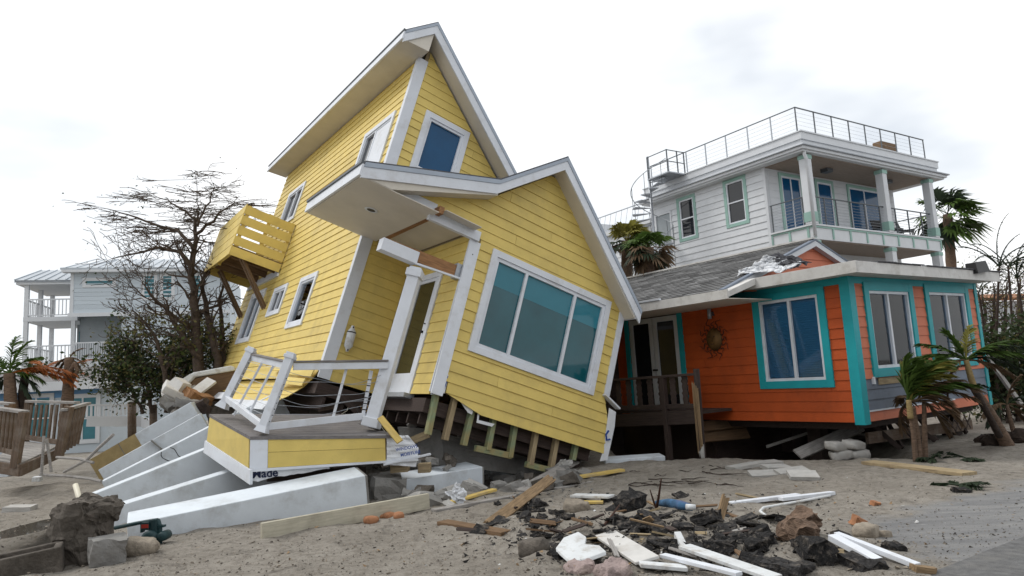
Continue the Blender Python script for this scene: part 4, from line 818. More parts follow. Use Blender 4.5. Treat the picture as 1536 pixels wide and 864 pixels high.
for sg in (-1, 1):
    for (d0, d1, yy, mm_) in ((.0, .035, -.13, 'slate_siding'), (.037, .15, -.12, 'clap_white')):
        A = Vector((rx, yG+yy, rz-(d0+d1)/2)); B = Vector((rx+sg*(rx-ex0)*.95, yG+yy, rz-(rz-ez0)*.95-(d0+d1)/2)); MB().hexa([A+Vector((0, 0, -(d1-d0)/2)), B+Vector((0, 0, -(d1-d0)/2)), B+Vector((0, .12, -(d1-d0)/2)), A+Vector((0, .12, -(d1-d0)/2)), A+Vector((0, 0, (d1-d0)/2)), B+Vector((0, 0, (d1-d0)/2)), B+Vector((0, .12, (d1-d0)/2)), A+Vector((0, .12, (d1-d0)/2))]).build('rake_board', mm_, gb)
# torn membrane heaped where the roofs meet
def sheetgrid(q, n, amp, fr, seed, T=None):
    b = MB(); G = []
    for k in range(n+1):
        G.append([q[0].lerp(q[1], i/n).lerp(q[3].lerp(q[2], i/n), k/n)+noise.noise_vector(Vector((i*fr, k*fr, seed)))*amp for i in range(n+1)])
    for k in range(n):
        for i in range(n): b.quad(G[k][i], G[k][i+1], G[k+1][i+1], G[k+1][i])
    return b
q = [onp(To, 0, -.30, 1098, 414), onp(To, 0, .1, 1152, 384), onp(To, 0, .45, 1205, 396), onp(To, 0, -.2, 1185, 404)]
sheetgrid(q, 14, .09, .55, 3).build('torn_membrane', 'wrap_white', rO, smooth=True).modifiers.new('s', 'SOLIDIFY').thickness = .01
q = [onp(To, 0, .05, 1145, 392), onp(To, 0, .3, 1170, 380), onp(To, 0, .5, 1212, 392), onp(To, 0, .1, 1195, 400)]
sheetgrid(q, 10, .10, .6, 8).build('torn_felt', 'dark_shingle', rO).modifiers.new('s', 'SOLIDIFY').thickness = .01
# black floodlight box sitting on the roof edge
fl_ = onp(To, 1, -.42, 1466, 403)
MB().hexa([fl_+Vector(v) for v in ((-.28, -.12, -.12), (.26, -.12, -.06), (.26, .10, -.06), (-.28, .10, -.12), (-.26, -.08, .10), (.22, -.08, .16), (.22, .1, .16), (-.26, .1, .10))]).build('floodlight', 'black_metal', O)
MB().box((.0, LY-.2, -.9), (LX, LY-.05, -.141)).box((LX-.2, 2.6, -.9), (LX-.05, LY-.2, -.141)).build('added_shade_wall', 'old_concrete', O)  # walls added at the back to block light from under the house
MB().box((-1.25, 5.75, -.9), (-.03, 5.85, 2.2)).build('added_porch_shade_wall', 'dark_wood', O)  # unseen wall added at the porch end to darken the porch
MB().box((.35, 3.4, -1.3), (LX-.06, 3.5, -.141)).box((.30, 3.5, -1.3), (.42, LY-.2, -.141)).build('added_shade_wall', 'dark_wood', O)  # dark walls added so the space under the house stays black
# sun-face ornament
c = onp(To, 0, -.05, 1071, 509); sd = MB(); n = 24; SF = empty('wall_sun', To @ Matrix.Translation((c.x, c.y, c.z)), label='copper sun-face ornament with wavy rays on the shaded orange wall', cat='wall ornament')
rings = [(.0, .07), (.08, .068), (.15, .05), (.19, .015), (.205, -.01)]
v = []; f = []
for i, (r_, h) in enumerate(rings[1:]):
    for k in range(n): t = 2*math.pi*k/n; v.append((-h, r_*.95*math.cos(t), r_*1.12*math.sin(t)))
v.append((-.07, 0, 0)); f += [(len(v)-1, k, (k+1) % n) for k in range(n)]
for i in range(3):
    for k in range(n): f.append((i*n+k, (i+1)*n+k, (i+1)*n+(k+1) % n, i*n+(k+1) % n))
mk('face', v, f, 'copper', SF, smooth=True)
for (y, z, s_) in ((-.06, .05, .02), (.06, .05, .02)): MB().tube([(-.07, y-.02, z), (-.078, y, z+.008), (-.07, y+.02, z)], .009, 5).build('eye', 'rust', SF)
MB().tube([(-.07, 0, .05), (-.095, 0, -.03), (-.072, 0, -.04)], .012, 6).build('nose', 'copper', SF); MB().tube([(-.064, -.04, -.09), (-.072, 0, -.10), (-.064, .04, -.085)], .008, 5).build('mouth', 'rust', SF)
for i in range(16):
    t = 2*math.pi*i/16; r1 = .40 if i % 2 else .33; pts = []
    for k in range(7): r_ = .2+(r1-.2)*k/6; tt = t+.16*math.sin(k*1.4); pts.append((-.01, r_*math.cos(tt), r_*1.12*math.sin(tt)))
    MB().tube(pts, [.010, .010, .010, .009, .008, .006, .003], 5).build('ray', 'rust', SF)
c = onp(To, 0, -.10, 1064, 471); SC = empty('wall_lamp', To @ Matrix.Translation((c.x, c.y, c.z)), label='small steel tube lamp above the sun ornament', cat='wall lamp')
MB().tube([(0, 0, -.10), (0, 0, .10)], .04, 12).build('shade', 'steel', SC, smooth=True); MB().box((.02, -.05, -.035), (.09, .02, .035)).build('bracket', 'steel_dark', SC)
# dark porch with cut-out balusters
PR = empty('porch', To, label='dark timber porch with cut-out balusters between the two houses', cat='porch')
plank('beam', (-1.0, 2.55, .16), (-1.0, 5.4, .02), .06, .26, 'dark_wood', PR); plank('rail', (-1.0, 2.6, .95), (-1.0, 5.4, .90), .09, .05, 'dark_wood', PR); plank('rail', (-1.0, 2.6, .36), (-1.0, 5.4, .30), .05, .09, 'dark_wood', PR)
MB().box((-.97, 2.6, .20), (-.06, 5.6, .25)).build('floor_board', 'dark_wood', PR)
for i in range(8):
    y = 2.9+i*.31; pts = []
    for k in range(13): z = .36+.56*k/12; pts.append((y-.085+.03*abs(math.sin(k*1.25)), z))
    for k in range(12, -1, -1): z = .36+.56*k/12; pts.append((y+.085-.03*abs(math.sin(k*1.25)), z))
    MB().prism([(-1.01, a_, b_) for a_, b_ in pts], (.022, 0, 0)).build('baluster', 'dark_wood', PR)
plank('post', (-1.0, 2.62, -.75), (-.98, 2.60, 1.05), .11, .11, 'dark_wood', PR); plank('post', (-1.0, 3.45, -1.0), (-1.0, 3.45, .95), .10, .10, 'dark_wood', PR)
for i in range(4): plank('splinter', (-1.06+.01*i, 2.56+.04*i, -.35-.05*i), (-1.07, 2.54+.035*i, .62+.05*i), .03, .03, 'split_wood', PR, ragged=.08)
MB().tube([(-1.0, 2.60, -.75), (-1.02, 2.61, -.5), (-1.0, 2.58, -.35)], [.04, .06, .03], 7).build('post_foot', 'pale_concrete', PR)
for (a, b_, lab) in (((1053, 640), (1118, 633), 'brown plank lying across the gap below the orange wall'), ((1053, 656), (1122, 650), 'tan-edged plank just below the brown one under the orange wall')): plank('loose_plank', at(*a, 14.3), at(*b_, 14.6), .22, .05, 'bracket_wood', None, up=(0, -1, .6), label=lab, cat='plank')
plank('fallen_batten', at(1150, 670, 13.9), at(1240, 640, 14.1), .05, .05, 'grey_wood', None, label='thin batten slanting in the dark under the orange house', cat='timber')
plank('fallen_board', at(1196, 682, 12.9), at(1290, 640, 13.4), .22, .04, 'grey_wood', None, up=(0, -1, 1), label='grey board slanting behind the sandbags', cat='board')
# stubs and cross-bracing under the house
for i, (x, y) in enumerate(((1.3, 1.7), (2.9, 1.4), (4.3, .6), (4.3, 2.4), (2.3, 3.0), (.9, 3.6), (1.4, 5.2), (3.5, 4.9))):
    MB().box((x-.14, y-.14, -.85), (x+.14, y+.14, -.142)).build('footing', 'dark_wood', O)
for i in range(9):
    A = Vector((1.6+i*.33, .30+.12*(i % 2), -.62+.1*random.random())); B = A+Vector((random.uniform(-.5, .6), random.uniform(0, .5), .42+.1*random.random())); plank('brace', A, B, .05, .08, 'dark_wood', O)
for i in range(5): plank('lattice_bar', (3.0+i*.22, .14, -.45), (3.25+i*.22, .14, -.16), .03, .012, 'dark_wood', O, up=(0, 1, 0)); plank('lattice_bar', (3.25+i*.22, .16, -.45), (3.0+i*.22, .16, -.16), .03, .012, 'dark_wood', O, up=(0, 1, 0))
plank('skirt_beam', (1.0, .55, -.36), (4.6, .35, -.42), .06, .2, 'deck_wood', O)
for i, (x, y, s_) in enumerate(((1262, 684, .26), (1287, 683, .24), (1255, 671, .24), (1281, 669, .26))):
    chunk('sandbag', (.36*s_/.25, .26, .15), rotm(at(x, y, 12.2)+Vector((0, 0, .02)), .05*i, .08*(i-1), .2*i), 'pale_concrete', 80+i, .16, 4, squash=.45, smooth=True, label=['lower sandbag resting on the sand, the fuller one', 'flatter lower sandbag at the end of the pair', 'upper sandbag above the fuller lower one', 'upper sandbag above the flatter lower one'][i], cat='sandbag', group='sandbags under the orange house')
# ------------------------------------------------------------------ tall white house behind
Tw = Matrix.Translation((10.1518, 24.822, 6.7717)) @ Matrix.Rotation(.5687, 4, 'Z')
Wh = empty('house', Tw, label='tall white house with roof deck, balcony and mint green trim', cat='house')
wL = lambda u, z, n: (-n, u, z); wF = lambda u, z, n: (u, .85-n, z)
GB = -6.95
wa = MB()
for (u0, u1, z0, z1) in ((.85, 1.84, -3, 2.3), (1.84, 2.75, -3, .4), (1.84, 2.75, 2.12, 2.3), (2.75, 4.43, -3, 2.3), (4.43, 5.29, -3, .35), (4.43, 5.29, 2.06, 2.3), (5.29, 7.0, -3, 2.3), (.85, 7.0, GB, -3)): wa.box((.002, u0, z0), (.12, u1, z1))
wa = wa.build('wall', 'clap_white', Wh)
siding(wa, 'siding_board', wL, -2.4, 2.28, .26, lambda z: .97, lambda z: 7.0, [(1.78, 2.81, .36, 2.18), (4.38, 5.35, .3, 2.1), (5.75, 6.75, -.6, 1.75)], 'clap_white', proud=.035)
mbox(MB(), wL, .85, .97, -3, 2.29, 0, .04).build('corner_trim', 'clap_white', Wh)
window(Wh, wL, 1.737, 2.846, .309, 2.22, .13, casing='mint_trim', glass='dark_glass', rail=1.27, sashw=.06)
window(Wh, wL, 4.333, 5.39, .26, 2.15, .13, casing='mint_trim', glass='dark_glass', rail=1.2, sashw=.06)
wdoor = ring(MB(), wL, 5.75, 6.75, -.6, 1.75, .08, -.02, .05).build('door', 'clap_white', Wh); mbox(MB(), wL, 5.83, 6.67, -.5, 1.67, -.02, .0).build('pane', 'grey_wall', wdoor)
wb = MB().box((0.12, .852, GB), (8.6, .97, 2.3)).build('wall', 'clap_white', Wh)
MB().box((8.5, .97, GB), (8.6, 11, 2.3)).build('wall', 'clap_white', Wh); MB().box((.12, 10.8, GB), (8.5, 10.95, 2.3)).build('wall', 'clap_white', Wh)
for i in range(9): mbox(MB(), wF, .13, 8.6, -.3+i*.28, -.035+i*.28, 0, .012).build('siding_board', 'clap_white', wb)
for (a, b_, mu) in ((.72, 2.12, (1.42,)), (2.95, 4.15, ()), (5.1, 7.65, (6.3,))):
    window(Wh, wF, a, b_, -.34, 2.12, .12, casing='mint_trim', glass='blue_glass', mull=mu, sashw=.07, deep=.06, name='sliding_door', surf=True)
MB().box((-.08, -.92, -.36), (8.68, .85, -.30)).build('balcony_floor', 'clap_white', Wh)
bf = MB().box((-.0, -.86, -.84), (8.6, .85, -.362)).build('balcony_beam', 'clap_white', Wh)
mbox(MB(), lambda u, z, n: (u, -.862-n, z), -.02, 8.62, -.42, -.365, 0, .03).build('band', 'mint_trim', bf)
for i in range(9): MB().box((.02+i*1.06, -.895, -.80), (.10+i*1.06, -.862, -.42)).build('batten', 'mint_trim', bf)
for i in range(3): MB().box((-.03, -.7+i*.75, -.80), (-.002, -.62+i*.75, -.42)).build('batten', 'mint_trim', bf)
MB().box((-.03, -.86, -.42), (-.002, .85, -.365)).build('band', 'mint_trim', bf)
MB().box((0.05, -.8, -.875), (8.55, 2.2, -.842)).build('ceiling', 'ceiling_wood', Wh)
for x in (.06, 4.83, 8.26):
    for (z0, z1, full) in ((-.30, 2.20, 1), (GB, -.88, 0)):
        co = MB().box((x-.15, -.94, z0), (x+.15, -.64, z1)).build('column', 'clap_white', Wh, bevel=.01)
        MB().box((x-.17, -.96, z1-.16), (x+.17, -.62, z1-.02)).build('capital', 'mint_trim', co)
        if full: MB().box((x-.17, -.96, z0+.08), (x+.17, -.62, z0+.42)).build('base', 'mint_trim', co)
MB().tube([(-.22, -1.0, 2.3), (-.24, -1.0, 2.15), (-.12, -.99, 1.95), (-.12, -.99, -.8)], .06, 8).build('downpipe', 'clap_white', Wh, smooth=True)
MB().box((.0, -.86, 2.20), (8.6, .85, 2.23)).build('ceiling', 'ceiling_wood', Wh)
for x in (2.3, 6.4): MB().box((x, -.2, 2.06), (x+.35, .1, 2.198)).build('ceiling_heater', 'steel_dark', Wh)
rfw = MB().box((-.48, -1.14, 2.30), (9.25, 7.2, 2.40)).build('roof', 'clap_white', Wh); MB().box((-.40, -1.06, 2.232), (9.15, 7.1, 2.298)).build('soffit', 'clap_white', rfw)
MB().box((-.56, -1.22, 2.40), (9.35, 7.2, 2.45)).build('gutter', 'steel', rfw, bevel=.01)
MB().prism([(-.5, -1.16, 2.452), (9.3, -1.16, 2.452), (8.95, -.9, 2.56), (-.22, -.9, 2.56)], (0, .0, .0)) if 0 else None
MB().box((-.22, -.92, 2.452), (8.95, 7.0, 2.72)).build('parapet', 'clap_white', rfw); MB().box((-.27, -.97, 2.722), (9.0, 7.05, 2.98)).build('parapet', 'clap_white', rfw)
MB().box((-.31, -1.01, 2.982), (9.04, 7.1, 3.02)).build('coping', 'clap_white', rfw)
# roof railing
RR = empty('roof_railing', Tw, label='thin steel railing around the roof deck of the white house', cat='railing')
zt = 3.92
for i in range(9): x = -.2+i*1.07; MB().box((x-.018, -.82, 3.02), (x+.018, -.785, zt)).build('post', 'steel_dark', RR)
for i in range(1, 8): y = -.8+i*1.05; MB().box((-.218, y-.018, 3.02), (-.182, y+.018, zt)).build('post', 'steel', RR)
MB().box((-.22, -.825, zt), (8.4, -.78, zt+.03)).build('top_rail', 'steel_dark', RR); MB().box((-.22, -.78, zt), (-.18, 6.6, zt+.03)).build('top_rail', 'steel_dark', RR)
for k in range(5): MB().tube([(-.2, -.8, 3.15+k*.15), (8.36, -.8, 3.15+k*.15)], .004, 4).build('cable', 'steel', RR); MB().tube([(-.2, -.8, 3.15+k*.15), (-.2, 6.5, 3.15+k*.15)], .004, 4).build('cable', 'steel', RR)
c = onp(Tw, 1, -.3, 1337, 215); MB().box((c.x-.75, -.3, 3.02), (c.x+.4, .1, 3.02+.75)).build('lounge_back', 'bracket_wood', None, mtx=Tw, label='brown lounge back standing on the roof deck', cat='lounge', bevel=.05)
c = onp(Tw, 1, -.3, 1362, 226); chunk('deck_cushion', (.9, .6, .3), Tw @ Matrix.Translation((c.x, -.2, 3.15)), 'black_metal', 5, .15, 3, squash=.4, label='dark cushion heap beside the lounge on the roof deck', cat='cushion')
MB().box((8.0, -.5, 3.02), (8.35, .0, 3.3)).build('planter_box', 'steel_dark', None, mtx=Tw, label='dark box at the end of the roof deck', cat='box')
# balcony railing
BR = empty('balcony_railing', Tw, label='dark cable railing along the balcony of the white house', cat='railing')
zb0, zb1 = -.30, .70
for x in (.9, 1.6, 2.5, 3.4, 4.4, 5.5, 6.4, 7.4): MB().box((x-.018, -.82, zb0), (x+.018, -.78, zb1)).build('post', 'steel_dark', BR)
for y in (-.55, .75): MB().box((-.02, y-.018, zb0), (.02, y+.018, zb1)).build('post', 'steel_dark', BR)
MB().box((.2, -.825, zb1), (8.15, -.775, zb1+.035)).build('top_rail', 'steel_dark', BR); MB().box((-.02, -.64, zb1), (.02, .8, zb1+.035)).build('top_rail', 'steel_dark', BR)
for k in range(8): z = zb0+.11+k*.11; MB().tube([(.2, -.8, z), (8.15, -.8, z)], .006, 4).build('cable', 'steel', BR); MB().tube([(0, -.64, z), (0, .8, z)], .006, 4).build('cable', 'steel', BR)
MB().box((8.235, -.6, zb1), (8.285, .8, zb1+.035)).build('top_rail', 'steel_dark', BR)
for i, (x, lab) in enumerate(((5.7, 'dark patio chair behind the balcony railing next to the middle column'), (6.6, 'dark patio chair in the middle of the balcony set'), (7.5, 'dark patio chair at the open end of the balcony'))):
    CH = empty('patio_chair', Tw @ Matrix.Translation((x, -.1, -.30)) @ Matrix.Rotation(.5*i-.4, 4, 'Z'), label=lab, cat='chair', group='patio chairs on the balcony')
    MB().box((-.25, -.25, .38), (.25, .25, .43)).build('seat', 'black_metal', CH); MB().hexa([(-.25, .2, .43), (.25, .2, .43), (.25, .24, .43), (-.25, .24, .43), (-.25, .32, .8), (.25, .32, .8), (.25, .36, .8), (-.25, .36, .8)]).build('backrest', 'black_metal', CH)
    for (lx, ly) in ((-.22, -.22), (.22, -.22), (-.22, .22), (.22, .22)): MB().box((lx-.02, ly-.02, 0), (lx+.02, ly+.02, .38)).build('leg', 'black_metal', CH)
# lower block beyond the stair, with its wire railing
LB = empty('house_annex', Tw, label='lower white annex behind the spiral stair with a slanted wire railing', cat='building')
an = MB().box((.3, 7.2, GB), (6, 13.5, 1.55)).build('wall', 'clap_white', LB); siding(an, 'siding_board', lambda u, z, n: (.3-n, u, z), -2.2, 1.5, .26, lambda z: 7.2, lambda z: 13.4, [], 'clap_white', proud=.035)
MB().box((.1, 7.1, 1.55), (6.2, 13.7, 1.75)).build('roof', 'clap_white', LB)
MB().box((.13, 7.2, 2.55), (.17, 13.6, 2.59)).build('top_rail', 'steel', LB)
for i in range(16): y = 7.3+i*.4; MB().bar((.15, y, 1.75), (.15, y-.25, 2.56), .012, .012).build('wire', 'steel', LB)
# spiral stair
sx_, sy_ = -1.15, 5.75
SP = empty('spiral_stair', Tw @ Matrix.Translation((sx_, sy_, 0)), label='grey steel spiral stair climbing to the roof deck of the white house', cat='stair')
MB().tube([(0, 0, GB), (0, 0, 4.0)], .06, 10).build('pole', 'steel', SP, smooth=True)
nt_ = 30; rS = .82
for i in range(nt_):
    z = -3.6+i*.222; t = -2.0+i*.46; P = lambda a, r_: (r_*math.cos(a), r_*math.sin(a), z)
    tr = MB().prism([P(t-.04, .05), P(t-.25, rS), P(t, rS), P(t+.25, rS), P(t+.04, .05)], (0, 0, .035)).build('tread', 'steel', SP)
    if i % 2 == 0: MB().tube([(rS*math.cos(t), rS*math.sin(t), z), (rS*math.cos(t), rS*math.sin(t), z+.9)], .012, 5).build('baluster', 'steel_dark', tr)
MB().tube([(rS*math.cos(-2+i*.23), rS*math.sin(-2+i*.23), -3.6+i*.111+.9) for i in range(2*nt_-1)], .018, 5).build('handrail', 'steel', SP, smooth=True)
MB().box((-.1, -1.25, 2.95), (.95, -.0, 3.0)).build('landing', 'steel', SP)
for (x, y) in ((-.08, -1.2), (-.08, -.05), (.5, -1.2), (.9, -1.2)): MB().box((x-.02, y-.02, 3.0), (x+.02, y+.02, 3.95)).build('post', 'steel_dark', SP)
for z in (3.45, 3.93): MB().bar((-.08, -1.2, z), (.9, -1.2, z), .03, .03).build('rail', 'steel_dark', SP); MB().bar((-.08, -1.2, z+.001), (-.08, -.05, z+.001), .03, .03).build('rail', 'steel_dark', SP)
# distant white tent-like house with a red roof at the far side
Tn = Matrix.Translation(at(1515, 520, 34)) @ Matrix.Rotation(.3, 4, 'Z')
NH = empty('house', Tn, label='far white house with a red tiled roof behind the bare palms', cat='house')
MB().box((-1.6, 0, -4), (6, 6, 2.2)).build('wall', 'clap_white', NH); MB().prism([(-1.8, -.3, 2.2), (6.3, -.3, 2.2), (4.5, 3, 2.75), (-.6, 3, 2.75)], (0, 0, .15)).build('roof', 'clay', NH)
for i in range(3): window(NH, lambda u, z, n: (u, -n, z), .2+i*1.8, 1.2+i*1.8, .2, 1.5, .1, glass='dark_glass', surf=True)
# ------------------------------------------------------------------ pale three-storey house on the other side
Tl = Matrix.Translation(at(103, 560, 33)) @ Matrix.Rotation(.30, 4, 'Z')
def lp(x, y, d=0.): return onp(Tl, 1, d, x, y)
Lh = empty('house', Tl, label='pale blue three-storey house with metal roof and stacked balconies', cat='house')
lf = lambda u, z, n: (u, -n, z)
X0, X1 = 0., lp(345, 470).x; ZE = lp(103, 407).z; ZF2 = lp(103, 470).z; ZF1 = lp(103, 542).z; XP = lp(182, 500).x; GL = -2.6
up_ = MB().box((X0, .002, ZF2), (X1, 7, ZE)).build('wall', 'blue_white', Lh); lo = MB().box((XP, .002, GL), (X1, 7, ZF2-.02)).build('wall', 'blue_white', Lh)
siding(up_, 'siding_board', lf, ZF2, ZE-.05, .2, lambda z: X0+.1, lambda z: X1, [], 'blue_white', proud=.02)
siding(lo, 'siding_board', lf, ZF1, ZF2-.2, .2, lambda z: XP+.1, lambda z: X1, [], 'blue_white', proud=.02)
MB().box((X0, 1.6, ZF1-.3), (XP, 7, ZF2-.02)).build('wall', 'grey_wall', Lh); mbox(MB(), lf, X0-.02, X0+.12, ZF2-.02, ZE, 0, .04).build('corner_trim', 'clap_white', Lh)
a, b_ = lp(124, 417), lp(174, 431); window(Lh, lf, a.x, b_.x, b_.z, a.z, .1, casing='clap_white', sash='clap_white', glass='teal_shutter', surf=True)
for (x0, x1) in ((212, 236), (240, 262), (285, 305)):
    a, b_ = lp(x0, 410), lp(x1, 450); window(Lh, lf, a.x, b_.x, b_.z, a.z, .1, casing='clap_white', sash='clap_white', glass='teal_shutter', surf=True)
mbox(MB(), lf, X0-.1, X1, ZF2-.18, ZF2, 0, .06).build('band', 'clap_white', Lh)
MB().box((X0, -.05, ZF1-.32), (XP+.1, 1.6, ZF1)).build('balcony_floor', 'clap_white', Lh)
def rail(parent, p, q, z0, z1, n, m='clap_white'):
    p = Vector((p[0], p[1], 0)); q = Vector((q[0], q[1], 0)); o0 = Vector((0, 0, 1))
    MB().bar(p+o0*z1, q+o0*z1, .06, .06).build('top_rail', m, parent); MB().bar(p+o0*(z0+.08), q+o0*(z0+.08), .04, .05).build('bottom_rail', m, parent)
    for i in range(n+1): c = p.lerp(q, i/n); MB().box((c.x-.018, c.y-.018, z0+.1), (c.x+.018, c.y+.018, z1-.03)).build('baluster', m, parent)
rail(Lh, (X0+.1, .05), (XP, .05), ZF1, ZF1+.85, 22)
# corner tower with open balconies
TX = lp(38, 480, 1.5).x
for (zz, nm) in ((ZF2, 'balcony_floor'), (ZF1, 'balcony_floor')): MB().box((TX, 1.2, zz-.22), (X0-.02, 5.2, zz)).build(nm, 'clap_white', Lh); 
for zz in (ZF2, ZF1): rail(Lh, (TX+.05, 1.25), (X0-.05, 1.25), zz, zz+.85, 14); rail(Lh, (TX+.05, 1.25), (TX+.05, 5.1), zz, zz+.85, 16)
for (x, y) in ((TX+.1, 1.3), (TX+.1, 3.2), (TX+.1, 5.0), (X0-.2, 1.3)): MB().box((x-.09, y-.09, GL), (x+.09, y+.09, ZE-.35)).build('column', 'clap_white', Lh)
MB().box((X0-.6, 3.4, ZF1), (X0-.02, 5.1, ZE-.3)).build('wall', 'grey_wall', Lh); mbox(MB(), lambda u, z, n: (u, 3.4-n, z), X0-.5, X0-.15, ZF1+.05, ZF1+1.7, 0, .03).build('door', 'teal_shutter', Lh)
rt_ = MB().prism([(TX-.35, 1.0, ZE-.35), (X0+.4, 1.0, ZE-.35), (X0+.4, 3.2, ZE+.5), (TX+.1, 3.2, ZE+.5)], (0, 0, .1)).build('roof', 'metal_roof', Lh); MB().box((TX-.3, 1.05, ZE-.45), (X0-.02, 5.4, ZE-.352)).build('soffit', 'clap_white', rt_)
for i in range(6): f = i/6; MB().bar((TX-.35+f*2.6, .98, ZE-.23), (TX+.1+f*2.1, 3.2, ZE+.62), .04, .04).build('seam', 'metal_roof', rt_)
rm = MB().prism([(X0-.35, -.45, ZE), (X1+.3, -.45, ZE), (X1, 3.2, ZE+1.05), (X0+1.1, 3.2, ZE+1.05)], (0, 0, .1)).build('roof', 'metal_roof', Lh); MB().box((X0-.3, -.44, ZE-.1), (X1+.3, .02, ZE-.002)).build('soffit', 'clap_white', rm)
for i in range(22): x = X0-.1+i*.45; MB().bar((x, -.46, ZE+.11), (x+(.35 if i < 3 else 0), 3.2, ZE+1.17), .04, .04).build('seam', 'metal_roof', rm)
MB().prism([(TX-.35, 1.0, ZE-.36), (X0+.4, 1.0, ZE-.36), (X0+.4, 1.0, ZE-.25), (TX-.35, 1.0, ZE-.25)], (0, .03, 0)).build('fascia', 'clap_white', rt_)
rail(Lh, (lp(300, 395).x, 3.4), (lp(345, 395).x, 3.4), ZE+1.0, ZE+2.1, 10, 'steel')
# low blue annex in front of it
Ta = Matrix.Translation(at(100, 640, 25)) @ Matrix.Rotation(.12, 4, 'Z')
An = empty('cottage', Ta, label='low pale cottage with blue band and shingled lean-to roof', cat='building')
q = lambda x, y: onp(Ta, 1, 0, x, y)
ax0, ax1 = q(-60, 600).x, q(164, 600).x; az1, azb = q(100, 583).z, -1.7
aw = MB().box((ax0, .002, azb), (ax1, 4, az1)).build('wall', 'blue_white', An)
mbox(MB(), lambda u, z, n: (u, -n, z), ax0, ax1-.35, az1-.3, az1-.02, 0, .03).build('band', 'sky_blue_paint', An); mbox(MB(), lambda u, z, n: (u, -n, z), ax0, ax1, azb+.3, azb+.75, 0, .02).build('band', 'sky_blue_paint', An)
a, b_ = q(98, 592), q(150, 664); window(An, lambda u, z, n: (u, -n, z), a.x, b_.x, b_.z, a.z, .1, casing='clap_white', sash='clap_white', glass='teal_shutter', mull=((a.x+b_.x)/2,), rail=(a.z+b_.z)/2, surf=True)
a, b_ = q(28, 592), q(80, 664); window(An, lambda u, z, n: (u, -n, z), a.x, b_.x, b_.z, a.z, .1, casing='clap_white', sash='clap_white', glass='teal_shutter', mull=((a.x+b_.x)/2,), rail=(a.z+b_.z)/2, surf=True)
ar = MB().prism([(ax0, -.5, az1+.02), (ax1+.45, -.5, az1+.02), (ax1+.45, 2.6, az1+.75), (ax0, 2.6, az1+.75)], (0, 0, .12)).build('roof', 'grey_shingle', An)
MB().box((ax0, -.54, az1-.06), (ax1+.48, -.502, az1+.26)).build('fascia', 'clap_white', ar); MB().bar((ax1+.02, .0, az1-.6), (ax1+.42, -.4, az1-.05), .06, .06).build('brace', 'clap_white', ar)
# white picket guard rail on the right of it and its mooring post
p, q_ = at(130, 632, 22), at(212, 632, 22.6)
PF = empty('picket_rail', Matrix.Translation(p), label='white picket guard rail in front of the cottage', cat='railing'); pi = -p
q2 = at(232, 640, 22.2)
for (A, B, n) in ((p, q_, 13), (q_, q2, 3)):
    zu = Vector((0, 0, .50)); MB().bar(A+pi+zu, B+pi+zu, .05, .06).build('top_rail', 'clap_white', PF); MB().bar(A+pi, B+pi, .04, .32).build('fascia_board', 'clap_white', PF)
    for i in range(n+1): c = A.lerp(B, i/n)+pi; MB().box((c.x-.03, c.y-.02, .12), (c.x+.03, c.y+.02, .47)).build('picket', 'clap_white', PF)
c = at(198, 660, 21.5); tp = at(198, 597, 21.5)
MP = MB().tube([c, tp-Vector((0, 0, .12))], .12, 12).build('mooring_post', 'deck_wood', None, smooth=True, label='round wooden mooring post with a white cone cap', cat='post')
MB().tube([tp-Vector((0, 0, .12)), tp, tp+Vector((0, 0, .12))], [.135, .12, .01], 12).build('cap', 'clap_white', MP)
c = at(230, 640, 21.0); MB().tube([at(230, 655, 20), at(230, 607, 20)], .10, 10).build('mooring_post', 'deck_wood', None, smooth=True, label='plain wooden post beside the piling fan, without a cap', cat='post')
# ------------------------------------------------------------------ brown wooden deck with railings
DD = 13.2
WD = empty('wooden_deck', Matrix.Translation(at(60, 700, DD)), label='weathered brown wooden deck with a tilted railing by the sand bank', cat='deck'); wi = -at(60, 700, DD)
def wp(a, b_, Ya, Yb, w, h, nm, m='deck_wood', up=(0, 0, 1)): return plank(nm, at(*a, Ya)+wi, at(*b_, Yb)+wi, w, h, m, WD, up=up)
wp((42, 602), (116, 604), 15.2, 14.6, .14, .05, 'top_rail', 'grey_wood'); wp((35, 655), (92, 664), 15.2, 14.6, .05, .10, 'bottom_rail')
for i in range(8): x = 48+i*7.6; wp((x-6, 657+i*.6), (x, 607), 15.1-.07*i, 15.1-.07*i, .045, .045, 'baluster')
wp((37, 664), (44, 600), 15.25, 15.25, .12, .12, 'post', 'deck_wood', (0, -1, 0)); 
wp((88, 684), (104, 610), 13.6, 13.6, .13, .13, 'post', 'deck_wood', (0, -1, 0)); wp((95, 615), (132, 605), 13.5, 14.2, .14, .05, 'top_rail', 'grey_wood')
for i in range(5): wp((96+i*5, 678-i*3), (108+i*5, 615-i*2), 13.7+.12*i, 13.7+.12*i, .045, .045, 'baluster')
wp((-6, 612), (38, 618), 13.2, 12.6, .14, .05, 'top_rail', 'grey_wood'); wp((-6, 672), (30, 682), 13.2, 12.6, .05, .09, 'bottom_rail'); wp((22, 702), (36, 618), 12.6, 12.6, .12, .12, 'post', 'deck_wood', (0, -1, 0)); wp((-4, 604), (18, 606), 14.8, 14.6, .14, .05, 'top_rail', 'grey_wood'); wp((14, 660), (18, 606), 14.6, 14.6, .1, .1, 'post', 'bracket_wood', (0, -1, 0))
for i in range(6): wp((-4+i*6, 676+i), (2+i*6, 616+i*.6), 13.1-.08*i, 13.1-.08*i, .045, .045, 'baluster')
A, B, C_, D_ = at(-10, 690, 12.9), at(30, 695, 12.6), at(88, 668, 14.6), at(30, 660, 15.4)
